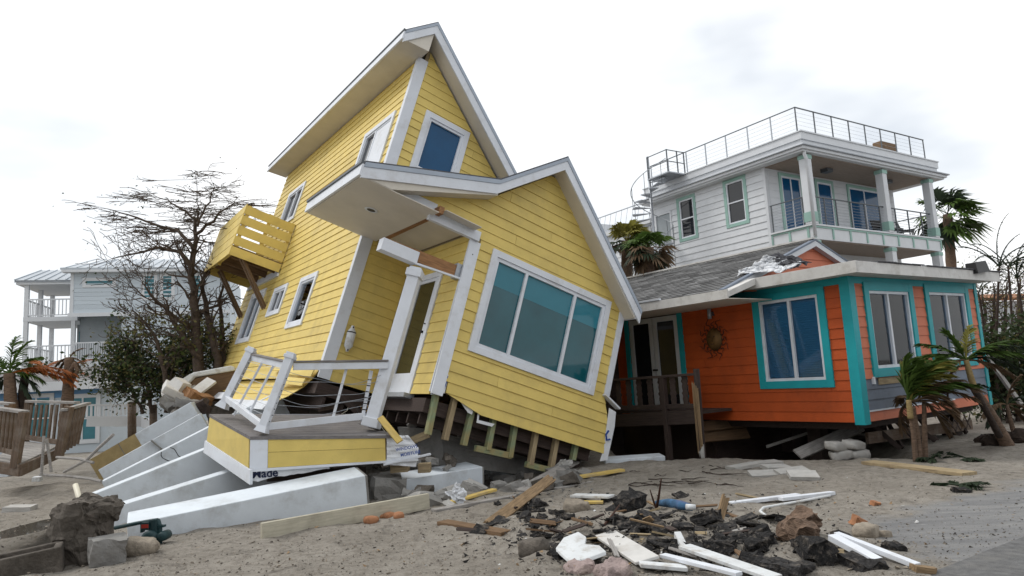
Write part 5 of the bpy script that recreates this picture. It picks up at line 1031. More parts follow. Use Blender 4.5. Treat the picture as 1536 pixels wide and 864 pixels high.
for i in range(9):
    f0, f1 = i/9, (i+.92)/9; P0, P1_, P2, P3 = A.lerp(D_, f0), B.lerp(C_, f0), B.lerp(C_, f1), A.lerp(D_, f1); t = Vector((0, 0, .04))
    MB().hexa([v+wi-t for v in (P0, P1_, P2, P3)]+[v+wi for v in (P0, P1_, P2, P3)]).build('deck_board', 'grey_wood', WD)
wp((-10, 700), (30, 706), 12.85, 12.55, .05, .2, 'rim_joist', 'deck_wood'); wp((30, 706), (88, 680), 12.55, 14.5, .05, .2, 'rim_joist', 'deck_wood')
for (a, b_, Yd, lab) in (((62, 714), (66, 654), 11.6, 'thin pale stake standing before the wooden deck'), ((77, 708), (70, 658), 11.7, 'thin pale stake leaning on the other before the wooden deck')): MB().tube([at(*a, Yd), at(*b_, Yd)], .022, 6).build('stake', 'grey_wood', None, label=lab, cat='stake')
for (pts, lab) in (([(60, 712), (100, 714), (135, 718), (152, 722)], 'pale fallen pole lying along the sand bank'), ([(85, 686), (118, 688), (140, 694)], 'short pale pole lying behind the sand bank'), ([(96, 708), (130, 690), (148, 672), (170, 652)], 'long bent pole slanting up beside the tan-ended piling')): MB().tube([at(x, y, 13-.008*x) for x, y in pts], .025, 6).build('fallen_pole', 'grey_wood', None, label=lab, cat='pole')
# white shell-like tub and broken capital jammed by the house
tb = at(316, 578, 17.0); TBm = Matrix.Translation(tb) @ Matrix.Rotation(-.15, 4, 'Y') @ Matrix.Rotation(.25, 4, 'Z')
prof = [(-.62, -.42), (-.60, .0), (-.50, .28), (-.30, .36), (.55, .36), (.62, .30), (.62, .22), (-.26, .24), (-.42, .12), (-.50, -.40)]
o = MB().prism([(x, -.25, z) for x, z in prof], (0, .5, 0)).build('white_tub', 'foam_white', None, mtx=TBm, bevel=.03, label='overturned white tub shell jammed behind the tipped yellow house', cat='tub')
MB().box((-.45, -.2, -.40), (.62, .24, .22)).build('liner', 'bracket_wood', o); MB().prism([(-.62, -.27, -.42), (-.50, -.27, -.42), (-.44, -.27, .14), (-.30, -.27, .26), (-.36, -.27, .34), (-.53, -.27, .26)], (0, .03, 0)).build('rim', 'foam_white', o)
cp = at(264, 588, 16.2); CPm = Matrix.Translation(cp) @ Matrix.Rotation(.6, 4, 'Y') @ Matrix.Rotation(.5, 4, 'Z')
cpt = MB().box((-.30, -.30, -.08), (.30, .30, .10)).build('broken_capital', 'ledge_white', None, mtx=CPm, bevel=.02, label='broken white column capital lying on the topmost piling', cat='capital')
MB().tube([(0, 0, -.08), (0, 0, -.16), (0, 0, -.22), (0, 0, -.34)], [.28, .27, .2, .19], 14).build('neck', 'ledge_white', cpt, smooth=True); MB().tube([(.0, 0, .10), (.0, 0, .3)], [.26, .2], 4).build('block', 'ledge_white', cpt)
for i, (x, y, Yd, s_) in enumerate(((282, 606, 15.6, .35), (296, 596, 16.2, .4), (250, 606, 15.8, .3), (300, 612, 15.4, .3), (275, 598, 16.6, .45))):
    chunk('debris_lump', (s_*1.3, s_, s_*.6), rotm(at(x, y, Yd), .4*i, .3, i), ['concrete', 'raw_wood', 'concrete', 'dark_wood', 'pale_concrete'][i], 200+i, .25, 3, label=['grey concrete lump behind the topmost piling', 'splintered red-brown wood clump beside the house skirt', 'dark grey lump below the broken capital', 'dark wood clump at the end of the paired pilings', 'pale lump between the capital and the tub'][i], cat='rubble')
plank('fallen_eave_board', at(268, 608, 16.0), at(318, 570, 16.6), .3, .06, 'ledge_white', None, up=(0, -1, 1), label='pale board slanting up beside the white tub', cat='board')

# ------------------------------------------------------------------ unseen houses added across the road for reflections and to shade facing walls
for i, (x, y, w, h, m, lab) in enumerate(((-15, -15, 9, 5.2, 'clap_white', 'white gabled house added out of view across the road'), (-2, -17, 9, 6.0, 'grey_wall', 'grey gabled house added out of view across the road'), (11, -16, 10, 5.4, 'blue_white', 'pale blue gabled house added out of view across the road'), (25, -14, 10, 5.6, 'sky_blue_paint', 'deep blue gabled house added out of view across the road'))):
    H_ = empty('house', Matrix.Translation((x, y, 0)) @ Matrix.Rotation(.1*i-.15, 4, 'Z'), label=lab, cat='house', group='unseen houses added across the road')
    MB().box((-w/2, -8, -.5), (w/2, 0, h)).build('wall', m, H_); MB().prism([(-w/2-.5, .6, h), (w/2+.5, .6, h), (0, .6, h+2.6)], (0, -9, 0)).build('roof', 'dark_shingle', H_)
    for k in range(3):
        for z in (.9, 3.4): window(H_, lambda u, z_, n: (u, n, z_), -w/2+.9+k*(w-1.8)/3, -w/2+2.2+k*(w-1.8)/3, z, z+1.5, .1, glass='dark_glass', surf=True)
# ------------------------------------------------------------------ vegetation
def tree_from_limbs(name, limbs, depth, label, twig_n, twig_len, leafspec, mt='bark', cat='tree', seed=1, levels=3, curl=.35, ztop=None):
    rnd = random.Random(seed); base = at(*limbs[0][0][0], depth); inv = -base
    T = empty(name, Matrix.Translation(base), label=label, cat=cat)
    tr = MB(); tw = MB(); tips = []; zl = None if ztop is None else (at(limbs[0][0][0][0], ztop, depth)+inv).z
    def grow(p, d, L_, r, lev):
        pts = [p]; n = 4; q = p.copy(); dd = d.copy()
        for k in range(n):
            dd = (dd+Vector((rnd.gauss(0, curl*.5), rnd.gauss(0, curl*.5), rnd.gauss(.04, curl*.5)))).normalized()
            if zl is not None and q.z > zl-.5: dd.z *= rnd.uniform(-.3, .55); dd.normalize()
            q = q+dd*L_/n; pts.append(q.copy())
            if lev > 0 and rnd.random() < .75:
                nd = (dd+Vector((rnd.gauss(0, .8), rnd.gauss(0, .8), rnd.gauss(.1, .6)))).normalized(); grow(q, nd, L_*rnd.uniform(.45, .75), r*.55, lev-1)
        tw.tube(pts, [max(.006, r*(1-.7*k/n)) for k in range(n+1)], 4 if lev < 2 else 5, cap=False); tips.append((q, dd))
    for (pts, r0, r1, dy) in limbs:
        P = [at(x, y, depth+dy*(i/(len(pts)-1))+rnd.uniform(-.15, .15))+inv for i, (x, y) in enumerate(pts)]
        Q = []
        for a, c in zip(P, P[1:]):
            for k in range(3): t = k/3; Q.append(a.lerp(c, t)+Vector((rnd.gauss(0, .02), rnd.gauss(0, .02), rnd.gauss(0, .02))))
        Q.append(P[-1]); m = len(Q); tr.tube(Q, [r0+(r1-r0)*i/(m-1) for i in range(m)], 7)
        for i in range(m//4, m):
            for _ in range(twig_n):
                d = (Q[i]-Q[i-1]).normalized(); nd = (d*.7+Vector((rnd.gauss(0, .7), rnd.gauss(0, .6), rnd.gauss(.15, .5)))).normalized(); rr = r0+(r1-r0)*i/(m-1)
                if rnd.random() < .7: grow(Q[i], nd, twig_len*rnd.uniform(.5, 1.2), max(.006, rr*.42), levels-1)
    tr.build('trunk', mt, T, smooth=True, fix=False); tw.build('twigs', mt, T, kind='stuff', fix=False)
    for (matn, frac, num, size, zmax, zmin) in leafspec:
        lb = MB(); cand = [t for t in tips if zmin <= t[0].z <= zmax]; rnd.shuffle(cand); cand = cand[:max(1, int(len(cand)*frac))]
        for (p, d) in cand:
            for _ in range(num):
                c = p+Vector((rnd.gauss(0, .12), rnd.gauss(0, .12), rnd.gauss(-.03, .12))); a = Vector((rnd.gauss(0, 1), rnd.gauss(0, 1), rnd.gauss(-.2, .7))).normalized(); s_ = size*rnd.uniform(.6, 1.3)
                e = a.cross(Vector((rnd.gauss(0, 1), rnd.gauss(0, 1), rnd.gauss(0, 1)))).normalized()*s_*.32; lb.quad(c, c+a*s_*.5+e, c+a*s_, c+a*s_*.5-e)
        lb.build('foliage', matn, T, kind='stuff', fix=False)
    return T
lim = [([(300, 612), (298, 545), (292, 470), (288, 420), (292, 372), (294, 335), (297, 318)], .17, .02, .5), ([(297, 318), (295, 290), (292, 258)], .012, .006, .1),
       ([(292, 410), (272, 378), (240, 372), (205, 378), (168, 388)], .07, .012, -.8), ([(292, 372), (266, 347), (230, 335), (192, 322), (160, 313)], .06, .01, 1.),
       ([(300, 540), (276, 508), (255, 470), (228, 442), (214, 424)], .09, .015, -.6), ([(293, 352), (318, 332), (338, 314), (352, 303)], .05, .01, .6),
       ([(330, 606), (326, 540), (312, 470), (302, 425), (322, 380)], .14, .02, 1.0), ([(255, 612), (247, 560), (232, 505), (206, 472)], .09, .015, -.5),
       ([(340, 600), (335, 520), (330, 450), (340, 400)], .10, .015, 1.4), ([(296, 330), (270, 312), (250, 300), (232, 296)], .035, .008, .4), ([(295, 340), (310, 310), (318, 290), (322, 280)], .035, .008, .2)]
tree_from_limbs('storm_stripped_tree', lim, 19.0, 'storm-stripped tree with bare spreading crown beside the yellow house', 3, .9, [('leaf_dark', .08, 2, .07, 9, 3.0), ('leaf_olive', .6, 3, .10, 2.6, -1), ('leaf_green', .35, 3, .11, 2.3, -1)], seed=4, mt='bark', ztop=330)
lim = [([(228, 620), (222, 580), (212, 550), (200, 530)], .06, .012, 0), ([(250, 620), (255, 580), (262, 545), (270, 520)], .07, .012, .5), ([(300, 615), (296, 570), (285, 530)], .07, .012, .3), ([(215, 620), (200, 590), (182, 560)], .05, .01, .2), ([(325, 610), (322, 560), (318, 510)], .07, .012, .5), ([(275, 616), (240, 575), (205, 560), (178, 556)], .08, .02, .1)]
tree_from_limbs('dense_shrub', lim, 19.8, 'dense dark green shrub filling the space below the bare tree', 5, .75, [('leaf_dark', .7, 4, .11, 9, -2), ('leaf_green', .4, 3, .10, 9, -2), ('leaf_olive', .5, 3, .09, 9, -2)], cat='shrub', seed=9)
lim = [([(1500, 640), (1496, 580), (1488, 540)], .05, .012, 0), ([(1530, 650), (1528, 580), (1520, 520)], .06, .012, .5), ([(1560, 650), (1562, 580), (1570, 520)], .06, .012, .3), ([(1515, 645), (1508, 600), (1500, 570)], .05, .01, 1), ([(1600, 650), (1595, 590), (1590, 540)], .06, .012, .3)]
tree_from_limbs('dark_shrub', lim, 16.5, 'dark tangled shrub beside the end of the orange house', 4, .8, [('leaf_dark', 1, 6, .12, 9, -2), ('leaf_olive', .3, 3, .10, 9, -2)], mt='dark_bark', cat='shrub', seed=12)
for i, (lim, Yd, lab) in enumerate(((([([(1490, 520), (1492, 470), (1490, 425)], .12, .02, 0), ([(1475, 520), (1478, 470), (1474, 432)], .1, .02, .5), ([(1505, 520), (1508, 460), (1512, 420)], .1, .02, .5)]), 30., 'feathery grey-green tree behind the bare bent palms'), (([([(1530, 520), (1528, 450), (1530, 415)], .12, .02, 0), ([(1550, 520), (1552, 450), (1548, 420)], .1, .02, .5)]), 31., 'feathery grey-green tree above the far white house'))):
    tree_from_limbs('feathery_tree', lim, Yd, lab, 3, 1.1, [('leaf_olive', .7, 2, .11, 9, -2)], seed=20+i)
# low hedge masses that close the view; porch and under-house ones added as occluders
for i, (x0, x1, y, Yd, lab) in enumerate(((905, 1010, 640, 22, 'dark hedge added below the porch to darken the gap between the houses'), (20, 100, 640, 30, 'dark hedge behind the wooden deck'), (1060, 1250, 640, 24, 'dark hedge added to darken the view under the orange house'), (1260, 1480, 640, 25, 'dark hedge behind the undermined end of the orange house'))):
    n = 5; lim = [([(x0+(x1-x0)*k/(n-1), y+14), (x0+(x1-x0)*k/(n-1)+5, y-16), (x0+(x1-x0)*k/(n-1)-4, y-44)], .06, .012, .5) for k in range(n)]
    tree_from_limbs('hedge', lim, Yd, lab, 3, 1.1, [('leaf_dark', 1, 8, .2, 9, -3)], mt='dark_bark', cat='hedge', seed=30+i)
# ---- palms
def frond(parent, o, d, L_, droop, wind, mt, lf=.4, n=22, name='frond', rnd=random, curl=0., one=False, dead=0.):
    b = MB(); d = Vector(d).normalized(); p = Vector(o); pts = [p.copy()]; st = L_/n; wind = Vector(wind)
    for k in range(n): d = (d+Vector((0, 0, -droop))*st+wind*st).normalized(); p = p+d*st; pts.append(p.copy())
    b.tube(pts, [.016*(1-.8*k/n)+.002 for k in range(n+1)], 4, cap=False)
    for k in range(3, n):
        for sd in (-1, 1):
            for sub in (0, .5):
                q = pts[k].lerp(pts[min(k+1, n)], sub); dd = (pts[min(k+1, n)]-pts[k-1]).normalized(); s_ = dd.cross(Vector((0, 0, 1)))
                if s_.length < .05: s_ = Vector((1, 0, 0))
                s_.normalize(); t = k/n; ll = lf*(math.sin(math.pi*min(1, t*.85+.12))**.6)*rnd.uniform(.75, 1.1)
                u = (s_*sd*(.8-.3*t)+dd*(.75+.3*t)+Vector((0, 0, -.25-.5*dead+rnd.gauss(0, .12)))+wind*1.1+Vector((rnd.gauss(0, .1), rnd.gauss(0, .1), 0))).normalized()
                w = u.cross(Vector((0, 0, 1))).normalized()*.016+Vector((0, 0, rnd.gauss(0, .008))); m = q+u*ll*.55; e = q+u*ll+Vector((0, 0, -ll*(.18+.3*dead)))
                b.quad(q-w, q+w, m+w, m-w); b.tri(m-w, m+w, e)
    return b.build(name, mt, parent, fix=False)
def fan(parent, o, d, pet, R, mt, droop=.4, wind=(0, 0, 0), seg=18, name='frond', rnd=random):
    b = MB(); o = Vector(o); d = Vector(d).normalized(); wind = Vector(wind); e = o+d*pet+Vector((0, 0, -droop*.2*pet)); b.tube([o, o.lerp(e, .5)+Vector((0, 0, .03)), e], .014, 4, cap=False)
    dd = (d+Vector((0, 0, -droop*.3))+wind).normalized(); s_ = dd.cross(Vector((0, 0, 1)))
    if s_.length < .1: s_ = Vector((1, 0, 0))
    s_.normalize(); nn = s_.cross(dd)
    for k in range(seg):
        a = (k/(seg-1)-.5)*4.0; u = (dd*math.cos(a)+s_*math.sin(a)+nn*rnd.gauss(.05, .1)).normalized(); l = R*rnd.uniform(.8, 1.05)*(1-.12*abs(a)); w = dd.cross(u)
        w = (s_*math.cos(a)-dd*math.sin(a))*.085*R+nn*.012; m = e+u*l*.55; t = e+u*l+Vector((0, 0, -droop*l*.55))+wind*l*.5
        b.quad(e, m+w, m-w, e); b.tri(m+w, t, m-w)
    return b.build(name, mt, parent, fix=False)
def palmtrunk(parent, pts, r0, r1, mt='palm_bark', name='trunk', rings=True):
    b = MB(); Q = []
    for a, c in zip(pts, pts[1:]):
        for k in range(8): Q.append(a.lerp(c, k/8))
    Q.append(pts[-1]); m = len(Q)
    return b.tube(Q, [(r0+(r1-r0)*i/(m-1))*(1+(.07 if i % 2 and rings else 0)) for i in range(m)], 10).build(name, mt, parent, smooth=True)
def palm(name, base_px, Yd, label, trunks, fronds, cat='palm'):
    base = sit(*base_px) if Yd is None else at(*base_px, Yd); inv = -base; Yb = base.y
    T = empty(name, Matrix.Translation(base), label=label, cat=cat)
    for (pts, r0, r1, mt) in trunks: palmtrunk(T, [at(x, y, Yb+dy)+inv for x, y, dy in pts], r0, r1, mt)
    for fr in fronds:
        (kind, o, d, *rest) = fr; oo = at(o[0], o[1], Yb+o[2])+inv; frond(T, oo, d, *rest) if kind == 'f' else fan(T, oo, d, *rest)
    return T
rf_ = random.Random(3)
WND = (.35, -.05, -.05)
fr = []
for k in range(17):
    a = rf_.uniform(-.3, 2.4); d = (math.cos(a)*.7+.15, rf_.uniform(-.5, .5), math.sin(a)*.9+.45); fr.append(('f', (1364+rf_.uniform(-3, 3), 600, 0), d, rf_.uniform(.6, .98), 1.1, (.75, -.05, .1), ['frond_green', 'frond_green', 'frond_yellow'][k % 3], .40, 22))
for k in range(8): fr.append(('f', (1366+k*2, 602, 0), (rf_.uniform(-.1, 1.0), rf_.uniform(-.4, .4), rf_.uniform(-.1, .6)), rf_.uniform(.5, .95), 2.6, (.4, 0, 0), 'frond_brown', .30, 14))
for k in range(6): fr.append(('f', (1386, 598, .1), (rf_.uniform(-.2, .9), rf_.uniform(-.4, .4), rf_.uniform(.3, .9)), rf_.uniform(.6, 1.0), 1.5, (.5, 0, 0), ['frond_green', 'frond_brown'][k % 2], .32, 16))
palm('small_palm', (1378, 692), None, 'windblown small palm clump with several slim stems beside the plank', [([(1374, 694, 0), (1370, 650, 0), (1364, 606, 0)], .042, .028, 'palm_bark'), ([(1380, 694, 0), (1377, 655, .05), (1370, 610, .05)], .045, .03, 'palm_bark'), ([(1388, 694, .05), (1387, 650, .1), (1386, 602, .1)], .045, .03, 'palm_bark'), ([(1366, 628, -.03), (1363, 600, -.03)], .045, .04, 'palm_bark_pale')], fr)
fr = []
for (dx, dz, L_, mt) in ((-1.0, .55, .95, 'frond_green'), (-.8, .75, .8, 'frond_green'), (.8, .8, .9, 'frond_green'), (1., .55, 1.0, 'frond_green'), (1., .3, 1.05, 'frond_dark'), (.3, 1., .7, 'frond_yellow'), (-.9, .1, .7, 'frond_brown'), (.7, .0, .8, 'frond_brown'), (-.4, 1, .6, 'frond_green'), (.9, .7, 1.1, 'frond_dark')):
    fr.append(('f', (1449, 540, -.3), (dx, rf_.uniform(-.3, .3), dz), L_, 1.0, (.12, 0, 0), mt, .26, 18))
fr.append(('f', (1447, 548, -.35), (-.8, 0, .1), .75, 3.4, (.9, 0, 0), 'rust', .08, 16))
palm('leaning_palm', (1513, 668), None, 'leaning palm with a dark thick trunk beside the orange house', [([(1513, 672, 0), (1488, 625, -.1), (1460, 580, -.25)], .105, .06, 'palm_bark'), ([(1461, 582, -.25), (1455, 562, -.3), (1449, 540, -.3)], .055, .04, 'palm_bark_pale'), ([(1500, 655, -.2), (1476, 610, -.3), (1466, 590, -.3)], .05, .04, 'dark_bark')], fr)
fr = [('f', (1510, 607, 0), (math.cos(a), rf_.uniform(-.3, .3), math.sin(a)), .6, 2.2, (.2, 0, 0), ['frond_brown', 'frond_dark'][k % 2], .18, 14) for k, a in enumerate((.2, .8, 1.4, 2.0, 2.8, 3.2, -.3))]
palm('wilted_palm', (1524, 656), 12.9, 'small wilted brown palm behind the leaning palm', [([(1524, 660, 0), (1516, 632, 0), (1510, 607, 0)], .045, .03, 'palm_bark')], fr)
# upturned root clump
for i, (x, y, s_) in enumerate(((1495, 668, .3), (1528, 664, .35), (1475, 664, .2))): chunk('root_clump', (s_*1.5, s_, s_*.7), rotm(drop(x, y, s_*.6), 0, .2, i), 'dark_bark', 300+i, .35, 5, squash=.5, label=['dark root clump at the foot of the leaning palm', 'larger dark root clump by the wilted palm', 'small brown root clump before the lattice'][i], cat='roots')
# cabbage palms between the houses
for i, (cx, cy, Yd, sc, lab) in enumerate(((940, 362, 19.5, 1.0, 'cabbage palm with pale young fronds behind the yellow gable'), (972, 372, 18.6, 1.0, 'cabbage palm with a dark drooping head behind the shingle roof'))):
    fr = []
    for k in range(34):
        a = rf_.uniform(0, 6.28); e = rf_.uniform(-.9, 1.2) if i == 0 else rf_.uniform(-1.1, .8); mt = ('frond_yellow' if e > .4 and i == 0 else 'frond_green') if e > .1 else rf_.choice(['frond_dark', 'frond_brown', 'frond_dark'])
        fr.append(('n', (cx, cy, 0), (math.cos(a)*math.cos(e), math.sin(a)*math.cos(e), math.sin(e)), .42*sc, .46*sc, mt, .6, (.08, 0, 0), 16))
    palm('cabbage_palm', (cx+3, 560), Yd, lab, [([(cx+3, 560, 0), (cx+1, 470, 0), (cx, cy, 0)], .2, .15, 'palm_bark')], fr)
fr = []
for k in range(26):
    a = rf_.uniform(0, 6.28); e = rf_.uniform(-.9, 1.3); fr.append(('n', (1421, 322+rf_.uniform(-4, 10), 0), (math.cos(a)*math.cos(e), math.sin(a)*math.cos(e), math.sin(e)), 1.0, 1.15, ['frond_green', 'frond_dark', 'frond_green'][k % 3], .5, (.30, 0, -.05), 18))
palm('tall_fan_palm', (1432, 520), 36., 'tall fan palm with windblown head behind the white house', [([(1436, 540, 0), (1427, 400, 0), (1421, 322, 0)], .27, .22, 'palm_bark')], fr)
# bare bent palms at the edge
for i, (pts, lab) in enumerate((([(1492, 545), (1496, 470), (1498, 415), (1499, 400)], 'bare bent palm with arching empty fronds next to the roof corner'), ([(1520, 560), (1518, 480), (1514, 420), (1512, 400)], 'bare bent palm with one long arching frond, in the middle of the group'), ([(1540, 560), (1536, 490), (1528, 430), (1526, 418)], 'bare bent palm leaning over the far white house'), ([(1482, 540), (1476, 490), (1470, 450), (1468, 440)], 'short bare palm stem against the end wall of the orange house'))):
    fr = []
    tx, ty = pts[-1]
    for k in range(7 if i < 3 else 3): a = rf_.uniform(.3, 2.6); fr.append(('f', (tx, ty, 0), (math.cos(a), rf_.uniform(-.4, .4), math.sin(a)), rf_.uniform(.9, 1.6), 1.1, (.35, 0, 0), 'frond_dark', .07, 14))
    palm('bare_palm', pts[0], 18.+i*.4, lab, [([(x, y, 0) for x, y in pts], .04, .02, 'dark_bark')], fr)
plank('fallen_post', at(1478, 532, 14.6), at(1532, 607, 13.8), .07, .07, 'grey_wood', None, label='grey post leaning beyond the end of the orange house', cat='post')
# palms by the wooden deck
fr = [('f', (14, 560, 0), (math.cos(a), rf_.uniform(-.5, .5), math.sin(a)), rf_.uniform(.8, 1.15), 1.2, (.1, 0, 0), 'frond_green', .34, 18) for a in (.5, .9, 1.3, 1.7, 2.1, 2.6, 3.0, .2)] + [('f', (18, 560, 0), (.9, .2, .25+.1*k), 1.5, .7, (.1, 0, 0), 'frond_orange', .32, 18) for k in range(3)] + [('f', (14, 565, 0), (math.cos(a), .1, math.sin(a)), .9, 2., (0, 0, 0), 'frond_dark', .3, 14) for a in (-.2, .3, 2.9, 3.4)]
palm('green_palm', (16, 640), 17., 'green palm with orange dead fronds beside the wooden deck', [([(22, 645, 0), (16, 600, 0), (14, 560, 0)], .16, .12, 'palm_bark'), ([(36, 640, .2), (34, 590, .2), (38, 560, .2)], .11, .09, 'dark_bark')], fr)
fr = [('f', (104, 538, 0), (math.cos(a), .1, math.sin(a)), .45, 3.5, (0, 0, 0), 'frond_brown', .12, 12) for a in (.3, -.2, 2.8, 3.3, 1.2)]
palm('palm_stump', (100, 620), 17.5, 'broken palm stump with a ragged top in front of the cottage', [([(98, 640, 0), (102, 590, 0), (104, 536, 0)], .16, .10, 'palm_bark'), ([(104, 560, -.1), (112, 545, -.1), (116, 556, -.1), (108, 575, -.1)], .05, .04, 'palm_bark')], fr)
fr = [('f', (45+12*k, 560, 0), (.6-.4*(k % 3), .1, .3), .9, 1.2, (0.1, 0, 0), 'frond_orange', .3, 14) for k in range(5)]
palm('dead_frond_pile', (60, 575), 20., 'orange dead fronds hanging above the cottage roof', [], fr, cat='fronds')

# unseen trees added behind the camera for reflections and to cut the front light
def simple_tree(x, y, h, r, lab, seed):
    rnd = random.Random(seed); T = empty('added_unseen_tree', Matrix.Translation((x, y, 0)), label=lab, cat='tree', group='unseen trees added across the road'); MB().tube([(0, 0, -.3), (.1, 0, h*.4), (0, .1, h*.8)], [.25, .18, .06], 8).build('trunk', 'bark', T); lb = MB()
    for _ in range(2600):
        u = Vector((rnd.gauss(0, 1), rnd.gauss(0, 1), rnd.gauss(0, .8))).normalized()*r*rnd.random()**.4; c = Vector((0, 0, h*.68))+u; a = Vector((rnd.gauss(0, 1), rnd.gauss(0, 1), rnd.gauss(0, 1))).normalized()*.34; e = a.cross(Vector((rnd.gauss(0, 1), rnd.gauss(0, 1), rnd.gauss(0, 1)))).normalized()*.13
        lb.quad(c-a, c+e, c+a, c-e)
    lb.build('crown', 'leaf_dark', T, kind='stuff', fix=False)
for i, (x, y, h, r) in enumerate(((-21, -11, 8, 2.8), (-9, -12, 7.5, 2.6), (4.5, -13, 8.5, 3.0), (18, -11, 8, 2.8))): simple_tree(x, y, h, r, 'leafy dark green street tree added out of view across the road', 70+i)
# ------------------------------------------------------------------ loose boards and scraps on the sand
def onground(a, b_, w, h, m, nm, label, cat, lift=(0, 0), roll=0., ragged=0., edge=False, group=None):
    p, q = sit(*a), sit(*b_); hh = (w if edge else h)/2; p.z += hh*.7+lift[0]; q.z += hh*.7+lift[1]
    return plank(nm, p, q, h if edge else w, w if edge else h, m, None, roll=roll, ragged=ragged, label=label, cat=cat, group=group)
mat('cream_board', (.46, .43, .34), .7, .15, 3, .2, 12, stretch=WG, dirt=(.25, .22, .17), damt=.5)
onground((392, 808), (643, 762), .20, .06, 'cream_board', 'long_board', 'long cream board lying on edge before the big piling', 'board', edge=True, lift=(0, .02))
onground((780, 738), (878, 694), .20, .035, 'grey_wood', 'grey_plank', 'grey plank propped against the torn corner of the wing', 'plank', lift=(0, .12), roll=.2)
onground((836, 722), (934, 709), .15, .04, 'yellow_board', 'yellow_board', 'long yellow board on the sand beyond the asphalt heap', 'board', lift=(0, .03))
onground((832, 734), (886, 723), .13, .02, 'grey_wood', 'thin_plank', 'thin grey plank flat on the sand beside the long yellow board', 'plank')
onground((735, 786), (826, 738), .13, .05, 'split_wood', 'split_plank', 'splintered tan plank with a broken tip standing up', 'plank', lift=(-.02, .16), roll=.7, ragged=.16)
onground((664, 786), (760, 803), .16, .05, 'bracket_wood', 'brown_plank', 'red-brown plank lying on the sand below the splintered one', 'plank')
onground((650, 768), (798, 741), .13, .04, 'grey_wood', 'weathered_plank', 'long weathered plank lying between rubble and the splintered plank', 'plank')
onground((668, 757), (742, 740), .12, .035, 'yellow_board', 'yellow_offcut', 'short yellow offcut beside the weathered plank', 'board', lift=(0, .04))
onground((860, 750), (918, 752), .17, .03, 'foam_white', 'white_board', 'small white board on a stone at the edge of the heap', 'board', lift=(.05, .05))
onground((866, 757), (905, 757), .10, .03, 'yellow_board', 'yellow_scrap', 'small yellow scrap beneath the small white board', 'board', lift=(.02, .02))
onground((908, 812), (972, 850), .21, .025, 'ledge_white', 'pale_board', 'pale rectangular board lying beside the torn foam', 'board', lift=(.06, .04), roll=.15)
onground((995, 846), (1110, 872), .07, .03, 'white_trim', 'white_trim_strip', 'narrow white trim strip beside the wide white board', 'trim', lift=(.06, .04))
onground((1028, 836), (1165, 880), .13, .03, 'foam_white', 'wide_white_board', 'wide white board end pointing out of the black asphalt', 'board', lift=(.08, .05))
onground((960, 852), (1030, 858), .12, .03, 'foam_white', 'white_offcut', 'short white offcut under the narrow trim strip', 'board', lift=(.02, .02))
onground((1018, 826), (1030, 838), .06, .06, 'foam_white', 'white_stub', 'short white stub sticking up behind the wide board', 'trim', lift=(.12, .03))
onground((964, 824), (976, 806), .03, .02, 'foam_white', 'white_sliver', 'thin white sliver standing in the asphalt crumbs', 'trim', lift=(0, .03))
onground((1096, 760), (1198, 747), .09, .04, 'white_trim', 'white_rail', 'long white rail lying beyond the heap', 'rail', lift=(.02, .02))
onground((1172, 757), (1250, 745), .08, .04, 'white_trim', 'white_rail_piece', 'second white rail overlapping the long one', 'rail', lift=(.05, .03))
pp = [sit(x, y, .06) for x, y in ((1150, 783), (1141, 776), (1146, 770), (1200, 760), (1246, 751))]
MB().tube(pp, .014, 8).build('bent_pipe', 'foam_white', None, smooth=True, label='thin white pipe with a hooked end below the white rails', cat='pipe')
onground((1250, 818), (1318, 850), .09, .05, 'white_trim', 'white_batten', 'shorter white batten leaning on the dark log', 'trim', lift=(.05, .02))
onground((1256, 813), (1378, 856), .06, .04, 'white_trim', 'long_white_batten', 'long white batten running to the silt shelf', 'trim', lift=(.05, .02))
onground((1372, 856), (1398, 860), .09, .05, 'split_wood', 'split_end', 'tan splintered end at the tip of the long batten', 'timber', ragged=.05)
onground((1302, 695), (1455, 713), .26, .05, 'tan_wood', 'wide_plank', 'wide brown plank lying at the foot of the small palm', 'plank')
for i, (x, y, w, lab) in enumerate(((1115, 703, .5, 'longest tan paver slab tipped on the others'), (1152, 698, .42, 'tan paver slab at the back of the spill'), (1165, 705, .42, 'tan paver slab in the middle of the spill'), (1188, 711, .45, 'tan paver slab at the thick end of the spill'), (1150, 715, .5, 'half-buried tan paver slab below the spill'), (1205, 717, .4, 'outermost tan paver slab of the spill'))):
    chunk('paver_slab', (w, .26, .05), rotm(sit(x, y, .04), .05*i, .06*(i % 3-1), .35-.1*i), 'pale_concrete', 400+i, .05, 2, label=lab, cat='paver', group='tan paver slabs')
# torn foam sheet
fpx = [(834, 828), (846, 812), (868, 803), (880, 811), (878, 822), (900, 824), (910, 833), (886, 842), (858, 850)]
g0 = sit(868, 845)
MB().prism([at(x, y, g0.y+.55*(845-y)/45) for x, y in fpx], (.0, .02, .03)).build('torn_foam', 'foam_white', None, bevel=.006, label='torn white foam sheet shaped like a broken plate', cat='foam')
for i, (x, y, s_, lab) in enumerate(((872, 858, .16, 'pink insulation wad below the torn foam'), (922, 864, .22, 'larger pink insulation wad beside the pale panel'))): chunk('insulation_wad', (s_*1.4, s_, s_*.6), rotm(drop(x, y, s_*.6), .2, 0, i), 'pink_wool', 420+i, .35, 7, squash=.6, smooth=True, label=lab, cat='insulation')
